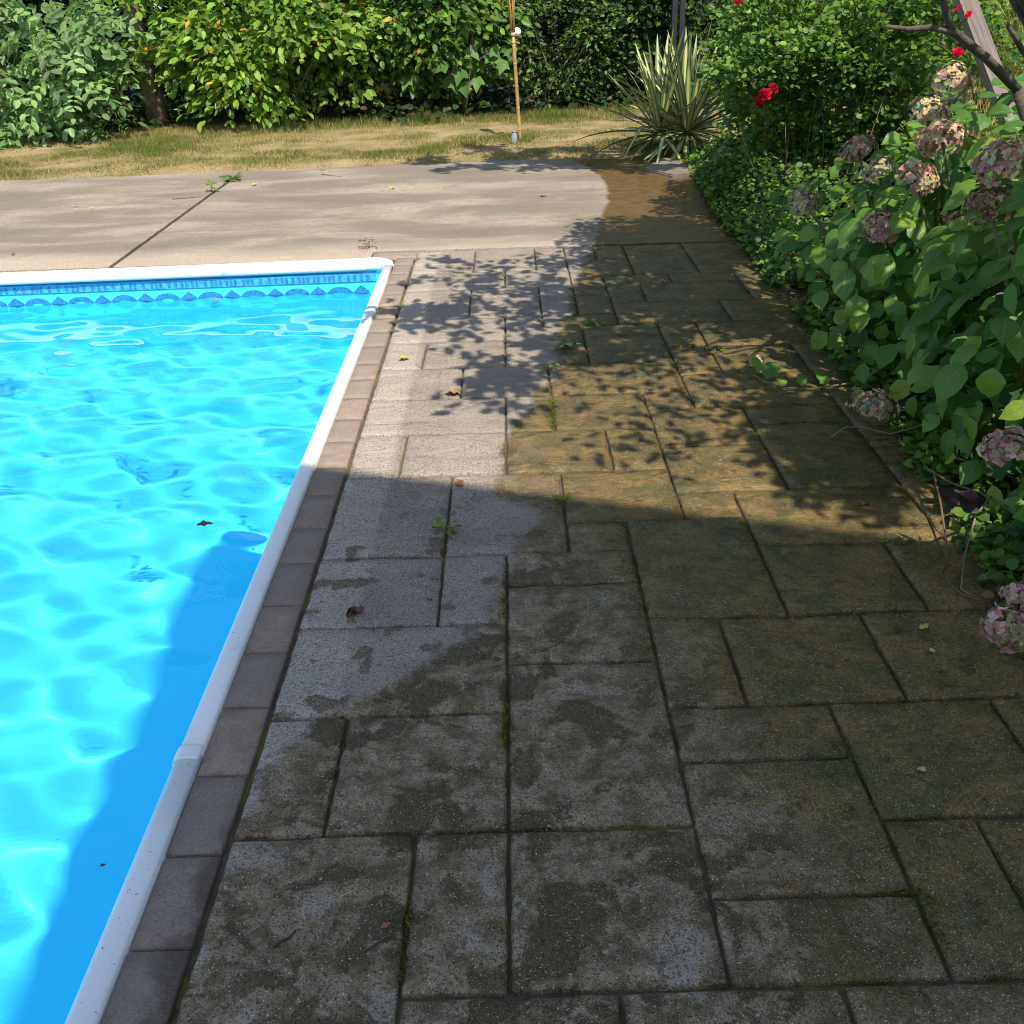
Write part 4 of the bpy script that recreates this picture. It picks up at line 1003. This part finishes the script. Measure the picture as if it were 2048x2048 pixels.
V, F = tube([p1+ax*0.48, p1+ax*0.52, p1+ax*0.74, p1+ax*0.78], [0.03, 0.05, 0.055, 0.03], 12); mesh_obj('oil_can', V, F, mat_plain('torch_can', (0.03, 0.03, 0.03), (0.05, 0.05, 0.05), 5, 0.4, 0), pole, smooth=True)
V, F = tube([p1-ax*0.035, p1+ax*0.005], [0.024, 0.024], 10); mesh_obj('binding', V, F, mat_plain('twine', (0.55, 0.42, 0.25), (0.45, 0.33, 0.18), 40, 0.9, 0.3), pole, smooth=True)
def ball(rad, seg=16, rings=10, sq=1.0):
    V = [(0, 0, rad*sq)]
    for i in range(1, rings):
        t = math.pi*i/rings
        V += [(rad*math.sin(t)*math.cos(2*math.pi*k/seg), rad*math.sin(t)*math.sin(2*math.pi*k/seg), rad*sq*math.cos(t)) for k in range(seg)]
    V.append((0, 0, -rad*sq)); F = [(0, 1+k, 1+(k+1) % seg) for k in range(seg)]
    for i in range(rings-2):
        for k in range(seg): a = 1+i*seg; F.append((a+k, a+seg+k, a+seg+(k+1) % seg, a+(k+1) % seg))
    a = 1+(rings-2)*seg; F += [(a+k, len(V)-1, a+(k+1) % seg) for k in range(seg)]
    return V, F
gp = at(1034, 64, pbz.y+0.03)
lamp = tag(empty('globe_lamp', gp), 'small white globe lamp fixed behind the bamboo pole', 'lamp')
V, F = ball(0.048); mesh_obj('globe', V, F, mat_plain('white_globe', (0.82, 0.84, 0.88), (0.78, 0.8, 0.85), 3, 0.25, 0), lamp, smooth=True)
V, F = tube([(0, 0, -0.055), (-0.01, -0.01, -0.085), (-0.035, -0.02, -0.10)], [0.016, 0.012, 0.008], 8); mesh_obj('bracket', V, F, M_BARK, lamp, smooth=True)
jp = at(1029, 288, z=0.03)
jar = tag(empty('glass_jar', (jp.x, jp.y, lawn_z(jp.x, jp.y))), 'small clear glass jar in the grass at the foot of the bamboo pole', 'jar')
ng = NT('jar_glass'); ng.set(Base_Color=(0.75, 0.85, 0.92), Roughness=0.08); ng.b.inputs['Transmission Weight'].default_value = 0.75
V, F = tube([(0, 0, 0.0), (0, 0, 0.01), (0, 0, 0.09), (0, 0, 0.11), (0, 0, 0.125)], [0.02, 0.033, 0.035, 0.026, 0.026], 14); mesh_obj('body', V, F, ng.m, jar, smooth=True)
V, F = tube([(0, 0, 0.125), (0, 0, 0.145)], [0.028, 0.028], 14); mesh_obj('lid', V, F, mat_plain('grey_lid', (0.22, 0.25, 0.28), (0.18, 0.2, 0.24), 5, 0.4, 0), jar, smooth=True)

# black metal posts behind the yucca
M_BLACK = mat_plain('black_metal', (0.018, 0.02, 0.026), (0.028, 0.03, 0.036), 8, 0.45, 0.05)
for px, yb_, w, lab in ((1348, 62, 0.030, 'left one of two black metal posts behind the yucca'), (1362, 92, 0.030, 'right one of two black metal posts behind the yucca')):
    a = at(px, yb_, 13.3); V, F = box(-w, w, -w, w, 0, 2.6)
    o = tag(empty('metal_post', (a.x, 13.3, lawn_z(a.x, 13.3)-0.02)), lab, 'post', 'black metal posts')
    mesh_obj('shaft', V, F, M_BLACK, o); V, F = box(-w*1.3, w*1.3, -w*1.3, w*1.3, 2.6, 2.63); mesh_obj('cap', V, F, M_BLACK, o)

# weathered leaning timber behind the rose bush
M_WOOD = NT('weathered_wood'); tcw = M_WOOD.n('ShaderNodeTexCoord'); mpw = M_WOOD.n('ShaderNodeMapping'); mpw.inputs['Scale'].default_value = (38, 38, 1.6); M_WOOD.l(tcw.outputs['Object'], mpw.inputs[0])
gw = M_WOOD.noise(mpw.outputs[0], 1.0, 6, 0.7); M_WOOD.set(Base_Color=M_WOOD.ramp(gw, [(0.3, (0.13, 0.105, 0.09)), (0.5, (0.30, 0.25, 0.22)), (0.7, (0.40, 0.34, 0.30))]), Roughness=0.9, Normal=M_WOOD.bump(gw, 0.6, 0.01))
ta, tb = at(1992, 165, 6.9), at(1918, -30, 6.95)
axis = (tb-ta).normalized(); foot = ta-axis*(ta.z+0.1)/axis.z; Lw = 2.6
wood = mesh_obj('leaning_timber', *box(-0.085, 0.085, -0.05, 0.05, 0, Lw), M_WOOD.m); bm = bmesh.new(); bm.from_mesh(wood.data); bmesh.ops.bevel(bm, geom=bm.edges[:], offset=0.008, segments=2, affect='EDGES'); bm.to_mesh(wood.data); bm.free()
wood.matrix_world = Matrix.Translation(foot) @ axis.to_track_quat('Z', 'Y').to_matrix().to_4x4()
tag(wood, 'weathered grey timber post leaning behind the rose bush at top right', 'post')
# tall ornamental grass at the top right
def clump_grass(name, label, base, rad, n, hgt, seed, pal):
    r = np.random.default_rng(seed); root = tag(empty(name, base), label, 'grass'); a = r.uniform(0, 6.28, n); q = np.sqrt(r.uniform(0, 1, n))*rad
    P = np.stack([q*np.cos(a), q*np.sin(a), np.zeros(n)], -1); V = []; loops = []
    S = r.uniform(0.6, 1.0, n)*hgt; W = r.uniform(0.006, 0.012, n); lean = r.normal(size=(n, 2))*0.16+P[:, :2]*0.25
    segs = 5; T = tints(n, pal, [1]*len(pal), r, 0.2); allV = np.zeros((n, segs*2+1, 3)); side = unit(np.stack([np.cos(a), np.sin(a), np.zeros(n)], -1)); side = np.stack([-side[:, 1], side[:, 0], side[:, 2]], -1)
    for i in range(segs+1):
        t = i/segs; c = P+np.stack([lean[:, 0]*S*t*t*1.6, lean[:, 1]*S*t*t*1.6, S*t*(1-0.12*t)], -1)
        if i < segs: allV[:, 2*i] = c-side*(W*(1-t))[:, None]; allV[:, 2*i+1] = c+side*(W*(1-t))[:, None]
        else: allV[:, 2*i] = c
    k = segs*2+1; f = []
    for i in range(segs-1): f.append([2*i, 2*i+1, 2*i+3, 2*i+2])
    f.append([2*segs-2, 2*segs-1, 2*segs]); pat = np.concatenate(f); lens = [len(x) for x in f]; offs = np.concatenate([[0], np.cumsum(lens)[:-1]])
    me = big_mesh('blades', allV.reshape(-1, 3), (np.arange(n)[:, None]*k+pat).ravel(), (np.arange(n)[:, None]*sum(lens)+offs).ravel(), M_GRASS, col=np.repeat(T, k, 0))
    tag(obj('blades', me, root), kind='stuff'); return root
clump_grass('ornamental_grass', 'tall pale ornamental grass behind the leaning timber', (4.25, 8.2, 0), 0.55, 1500, 1.9, 51, [(0.20, 0.24, 0.05), (0.36, 0.31, 0.12), (0.14, 0.19, 0.04)])
clump_grass('ornamental_grass', 'straw coloured grass clump between the rose bush and the leaning timber', (3.35, 7.75, 0), 0.32, 700, 1.35, 52, [(0.34, 0.29, 0.12), (0.42, 0.34, 0.16), (0.20, 0.22, 0.05)])
shrub('green_shrub', 'bright green shrub behind the ornamental grass at the right edge', 'shrub', (5.0, 10.2, 0), (1.2, 0.9, 2.2), 5200, (0.06, 0.10), YELG+GREENS, [1, 1, 1, 1, 1, 1], T_LEAF, 60, 0.27, 8, 53)
shrub('green_shrub', 'dark green shrub between the yucca and the rose bush', 'shrub', (3.1, 10.9, 0), (0.8, 0.7, 1.7), 4600, (0.05, 0.085), GREENS+DARK[:1], [1, 1, 1, 1], T_LEAF, 50, 0.27, 8, 54)

# flat stone by the yucca
sp = [at(1288, 338, z=0.02), at(1345, 352, z=0.02), at(1440, 345, z=0.02), at(1470, 322, z=0.02), at(1400, 314, z=0.02), at(1320, 318, z=0.02)]
cs = sum(sp, Vector())/6; bm = bmesh.new(); vs = [bm.verts.new((p.x-cs.x, p.y-cs.y, 0.02)) for p in sp]; f = bm.faces.new(vs); ex = bmesh.ops.extrude_face_region(bm, geom=[f])
for v in ex['geom']:
    if isinstance(v, bmesh.types.BMVert): v.co.z = -0.05
bmesh.ops.recalc_face_normals(bm, faces=bm.faces); bmesh.ops.bevel(bm, geom=[e for e in bm.edges if all(v.co.z > 0 for v in e.verts)], offset=0.012, segments=2, affect='EDGES')
me = bpy.data.meshes.new('stepping_stone'); bm.to_mesh(me); bm.free(); me.materials.append(mat_plain('pale_stone', (0.21, 0.17, 0.125), (0.13, 0.105, 0.08), 7, 0.9, 0.4))
st = obj('stepping_stone', me); st.location = (cs.x, cs.y, 0.012); tag(st, 'flat pale stone at the foot of the yucca', 'stone')

# ------------------------------------------------------------------ weeds in the joints
def weed(label, px, py, n, ls, rad, hgt, seed, pal, z=0.0, tmpl=T_LEAF):
    b = at(px, py, z=z); r = np.random.default_rng(seed); root = tag(empty('weed', (b.x, b.y, z-0.004)), label, 'weed')
    a = r.uniform(0, 6.28, n); q = r.uniform(0.1, 1, n)*rad; P = np.stack([q*np.cos(a), q*np.sin(a), r.uniform(0.15, 1, n)*hgt], -1)
    D = unit(np.stack([np.cos(a), np.sin(a), r.normal(size=n)*0.4], -1)); N = unit(np.array([0, -0.2, 1])+r.normal(size=(n, 3))*0.35); N = unit(N-D*np.sum(N*D, 1, keepdims=True))
    tag(obj('leaves', leaf_mesh('leaves', P, D, N, r.uniform(*ls, n), tmpl, tints(n, pal, [1]*len(pal), r, .15)), root), kind='stuff')
    for k in range(min(5, n)):
        V, F = tube([(0, 0, -0.02), tuple(P[k]*0.5), tuple(P[k])], [0.0016, 0.0014, 0.001], 4); mesh_obj('stem', V, F, M_STEM, root)
LIME = [(0.16, 0.26, 0.03), (0.22, 0.32, 0.04)]
weed('leafy green weed in the expansion joint of the concrete', 424, 384, 26, (0.03, 0.055), 0.045, 0.11, 1, LIME)
weed('grassy tuft at the lawn end of the expansion joint', 466, 362, 40, (0.05, 0.09), 0.06, 0.06, 2, GREENS, tmpl=T_NARROW)
weed('dry weed at the corner of the pool coping', 738, 497, 18, (0.025, 0.045), 0.05, 0.08, 3, [(0.18, 0.14, 0.06), (0.12, 0.11, 0.05)])
weed('small sprout in the joint just inside the shadow edge left of centre', 893, 1062, 16, (0.018, 0.034), 0.035, 0.035, 4, LIME+GREENS)
weed('tiny sprout on the line of the shadow edge', 1121, 1003, 14, (0.015, 0.03), 0.022, 0.04, 5, LIME)
weed('sprout in the joint at the edge of the wet paving', 1098, 738, 14, (0.015, 0.03), 0.03, 0.03, 6, LIME)
weed('clover patch in a joint under the branch shadow', 1185, 648, 22, (0.018, 0.032), 0.05, 0.03, 7, LIME+GREENS)
for k, (px, py, lab) in enumerate([(1370, 690, 'yellow green moss tuft on the wet paving in the dappled shade'), (1430, 700, 'yellow green moss tuft by the long branch shadow'), (1390, 630, 'pale sprig of moss in the far dappled shade')]):
    weed(lab, px, py, 18, (0.015, 0.03), 0.04, 0.02, 20+k, [(0.28, 0.28, 0.03), (0.2, 0.24, 0.03)])
def moss(label, a, b, w, n, seed):
    A, B = at(*a), at(*b); r = np.random.default_rng(seed); t = r.uniform(0, 1, (n, 1)); P = np.array(A)*(1-t)+np.array(B)*t+r.normal(size=(n, 3))*np.array([w, w, 0]); P[:, 2] = r.uniform(-0.012, 0.004, n)
    D = unit(r.normal(size=(n, 3))+np.array([0, 0, 1.0])); N = unit(r.normal(size=(n, 3)))
    o = obj('moss', leaf_mesh('moss', P, D, N, r.uniform(0.004, 0.009, n), T_LEAF, tints(n, [(0.10, 0.14, 0.015), (0.16, 0.17, 0.02), (0.06, 0.09, 0.012)], [1, 1, 1], r))); tag(o, label, 'moss', kind='stuff')
for k, (lab, a, b, w, n) in enumerate([('moss in the joint at bottom right', (1850, 1790), (1895, 1900), 0.006, 380), ('moss along the joint above the bottom right stones', (1760, 1792), (1848, 1778), 0.005, 260), ('moss in the long joint near the centre', (1012, 1400), (1010, 1500), 0.004, 300),
       ('moss in the joint in the mid shade', (1008, 1130), (1008, 1240), 0.003, 200), ('yellow moss in the sunny joint', (1104, 800), (1105, 858), 0.010, 420), ('moss in the joint near the small sprout', (888, 1070), (884, 1110), 0.004, 120), ('moss in the near wide joint', (822, 1800), (800, 1960), 0.004, 260)]):
    moss(lab, a, b, w, n, 70+k)

# ------------------------------------------------------------------ fallen leaves and twigs
def mat_dead(name, c1, c2, rough=0.6):
    n = NT(name); P = n.pos(); return n.set(Base_Color=n.mix(n.maprange(n.noise(P, 60, 4), 0.3, 0.7), c1, c2), Roughness=rough)
MD = {'brown': mat_dead('dead_brown', (0.20, 0.10, 0.05), (0.09, 0.045, 0.025)), 'tan': mat_dead('dead_tan', (0.38, 0.24, 0.13), (0.24, 0.14, 0.07)), 'red': mat_dead('dead_red', (0.36, 0.13, 0.06), (0.22, 0.08, 0.04)),
      'green': mat_dead('fresh_green', (0.17, 0.38, 0.03), (0.12, 0.28, 0.03), 0.4), 'yellow': mat_dead('yellow_leaf', (0.50, 0.38, 0.05), (0.38, 0.30, 0.05)), 'pale': mat_dead('pale_leaf', (0.50, 0.46, 0.25), (0.40, 0.36, 0.20)), 'dark': mat_dead('wet_dark', (0.05, 0.04, 0.03), (0.03, 0.025, 0.02), 0.3)}
def fallen(label, px, py, L, kind, curl, fold, rz, z=0.006, lobed=False, wid=0.34):
    p = at(px, py, z=z)
    me = big_leaf(L, L*wid, curl, fold, 0.25, int(px+py), MD[kind])
    o = obj('fallen_leaf', me); o.location = (p.x, p.y, z+0.004); o.rotation_euler = (rnd.uniform(-.25, .25), -0.25+curl*0.25, rz)
    tag(o, label, 'leaf', 'fallen leaves')
    if lobed:
        for k, a in enumerate((1.0, -1.0, 0.5)):
            c = mesh_obj('lobe', [], [], None); c.data = big_leaf(L*0.7, L*0.22, curl*1.4, fold, 0.3, int(px)+k, MD[kind]); c.parent = o; c.rotation_euler = (0.2*k, 0, a); c.location = (L*0.25, 0, 0.003)
    return o
fallen('curled brown lobed leaf on the shaded stones left of centre', 724, 1228, 0.072, 'brown', 1.3, 0.8, 2.6, lobed=True)
fallen('tiny brown curled leaf right of the lobed brown leaf', 858, 1204, 0.022, 'brown', 1.2, 0.9, 1.2)
fallen('curled tan leaf on the sunny dry stones', 890, 787, 0.085, 'tan', 0.9, 0.5, 0.15)
fallen('small red brown leaf just above the shadow edge', 925, 972, 0.05, 'red', 0.8, 0.5, 2.2)
fallen('bright green leaf lying at the edge of the wet paving', 1118, 696, 0.12, 'green', 0.5, 0.25, 0.1, wid=0.3)
fallen('yellow leaf on the first sunny stone by the coping', 797, 719, 0.06, 'yellow', 0.8, 0.5, 0.3)
fallen('brown leaf in the shade near the bed', 1722, 1012, 0.05, 'brown', 1.3, 0.7, 0.6)
fallen('pale cream leaf scrap on the dark wet stones at right', 1852, 1545, 0.035, 'pale', 1.4, 0.6, 2.3, wid=0.22)
fallen('yellow leaf on the soil at right edge', 2012, 1178, 0.05, 'yellow', 0.5, 0.3, 1.2, z=0.03)
fallen('faint yellow leaf on the wet stones below the bed', 1840, 1260, 0.035, 'yellow', 0.4, 0.2, 0.5)
fallen('small pale leaf scrap on the stones near right edge', 1858, 1304, 0.022, 'pale', 0.9, 0.5, 0.1)
fallen('dry leaf on the bed edge below the bare stems', 1942, 1098, 0.05, 'tan', 0.9, 0.4, 0.3, z=0.012)
fallen('red leaf scrap beside the dark twig at the bottom', 762, 1857, 0.022, 'red', 0.4, 0.2, 0.3)
fallen('orange leaf on the far wet paving under the branches', 1318, 565, 0.07, 'red', 0.8, 0.4, 0.2)
fallen('small brown leaf on the sunny paving near the far edge', 1103, 556, 0.04, 'tan', 0.9, 0.5, 0.8)
fallen('pale yellow leaf on the left part of the concrete', 146, 414, 0.05, 'yellow', 0.6, 0.3, 0.7)
fallen('yellow leaf on the concrete left of the expansion joint', 184, 418, 0.05, 'yellow', 0.6, 0.3, 2.0)
fallen('yellow leaf on the sunny middle of the concrete', 780, 378, 0.07, 'yellow', 0.6, 0.3, 1.0)
fallen('tan leaf on the concrete near the wet patch', 1079, 393, 0.07, 'tan', 0.6, 0.3, 0.2)
fallen('dark scrap of leaf on the concrete behind the coping', 22, 510, 0.035, 'dark', 0.6, 0.3, 0.2)
for k, (px, py, c, lab) in enumerate([(640, 340, 'yellow', 'pale leaf on the concrete near the lawn twig'), (505, 371, 'yellow', 'pale leaf beside the grassy tuft'), (1362, 372, 'red', 'red brown leaf by the bed at the far wet concrete'), (1377, 388, 'tan', 'tan leaf by the bed at the far wet concrete')]):
    fallen(lab, px, py, 0.07, c, 0.6, 0.4, k*1.1)
def floating(label, px, py, L, kind, rz, z=WATER_Z+0.012):
    p = at(px, py, z=z); o = obj('floating_leaf', big_leaf(L, L*0.3, 0.5, 0.3, 0.2, int(px), MD[kind])); o.location = (p.x, p.y, z); o.rotation_euler = (0, 0.05, rz); tag(o, label, 'leaf', 'leaves afloat in the pool')
floating('olive brown leaf floating in the middle of the pool', 392, 1050, 0.07, 'brown', 0.25)
floating('small orange leaf floating by the far pool wall', 418, 600, 0.09, 'tan', 0.1)
floating('dark speck of leaf on the pool floor near the coping', 199, 1732, 0.016, 'dark', 0.4)
def twig(label, pts, r_, mat, z=0.006):
    P = [at(px, py, z=z+dz) for px, py, dz in pts]; b = P[0].copy(); V, F = tube([p-b for p in P], list(np.linspace(r_, r_*0.45, len(P))), 6); o = mesh_obj('twig', V, F, mat, None, True); o.location = b; tag(o, label, 'twig')
twig('dark curled twig on the bottom left stone', [(545, 1893, 0), (562, 1882, 0.004), (580, 1874, 0.002), (592, 1860, 0.012)], 0.005, MD['dark'])
twig('thin straight dark twig right of the curled one', [(728, 1903, 0), (755, 1886, 0.002), (788, 1868, 0.004)], 0.0028, MD['dark'])
twig('pale straw on the bottom left stone', [(680, 1793, 0), (718, 1775, 0.002)], 0.001, MD['pale'])
twig('pale stick on the concrete near the lawn', [(642, 348, 0), (660, 350, 0.004), (684, 353, 0)], 0.006, MD['tan'])
twig('thin stick left of the weed in the expansion joint', [(345, 398, 0), (375, 396, 0.004), (402, 393, 0)], 0.004, MD['brown'])
for k, (lab, pts) in enumerate([('long bare stem arching over the paving below the near hydrangea', [(1866, 940, 0.10), (1882, 1010, 0.07), (1892, 1080, 0.03), (1893, 1130, 0.0), (1880, 1148, 0.0), (1925, 1190, 0), (1952, 1198, 0)]),
      ('forked dry stem beside the arching one', [(1985, 990, 0.10), (1952, 1030, 0.08), (1930, 1110, 0.03), (1922, 1178, 0.0), (1945, 1192, 0)]), ('pale stem running back under the near hydrangea', [(1850, 935, 0.10), (1900, 965, 0.1), (1960, 985, 0.1), (2028, 1030, 0.1)]),
      ('arching stem above the shaded corner of paving', [(1662, 875, 0.0), (1690, 855, 0.03), (1720, 853, 0.05), (1780, 868, 0.07), (1830, 855, 0.1), (1900, 830, 0.2)])]):
    twig(lab, pts, 0.0045, M_TWIG if k % 2 == 0 else M_BARKP)
# hydrangea shoot lying on the paving
sb = at(1660, 772, z=0.01); shoot = tag(empty('hydrangea_shoot', sb), 'hydrangea shoot with two big leaves lying across the dappled paving', 'shoot')
SP = [(1760, 755, 0.03), (1690, 768, 0.01), (1620, 778, 0.01), (1565, 775, 0.012), (1530, 762, 0.02), (1498, 745, 0.03)]
V, F = tube([at(a, b, z=0.006+c)-sb for a, b, c in SP], list(np.linspace(0.005, 0.003, 6)), 6); mesh_obj('stem', V, F, M_STEM, shoot, smooth=True)
for px, py, z, s_, rz, tilt in ((1533, 758, 0.02, 0.95, 0.9, -0.75), (1518, 745, 0.03, 0.75, 1.9, -0.8), (1555, 772, 0.02, 0.4, 0.3, -0.5), (1603, 772, 0.02, 0.5, 1.4, -0.9), (1645, 765, 0.02, 0.6, 1.7, -0.7), (1640, 768, 0.02, 0.5, 0.4, -0.4)):
    o = bpy.data.objects.new('leaf', HL[int(px) % 6]); COL.objects.link(o); o.parent = shoot; o.location = at(px, py, z=z)-sb; o.scale = (s_,)*3; o.rotation_euler = (0.3, tilt, rz)
o = obj('flower_head', flower_head(0.035, 5, CREAM, [3, 2, 2, 1], 50), shoot); o.location = at(1512, 722, z=0.05)-sb
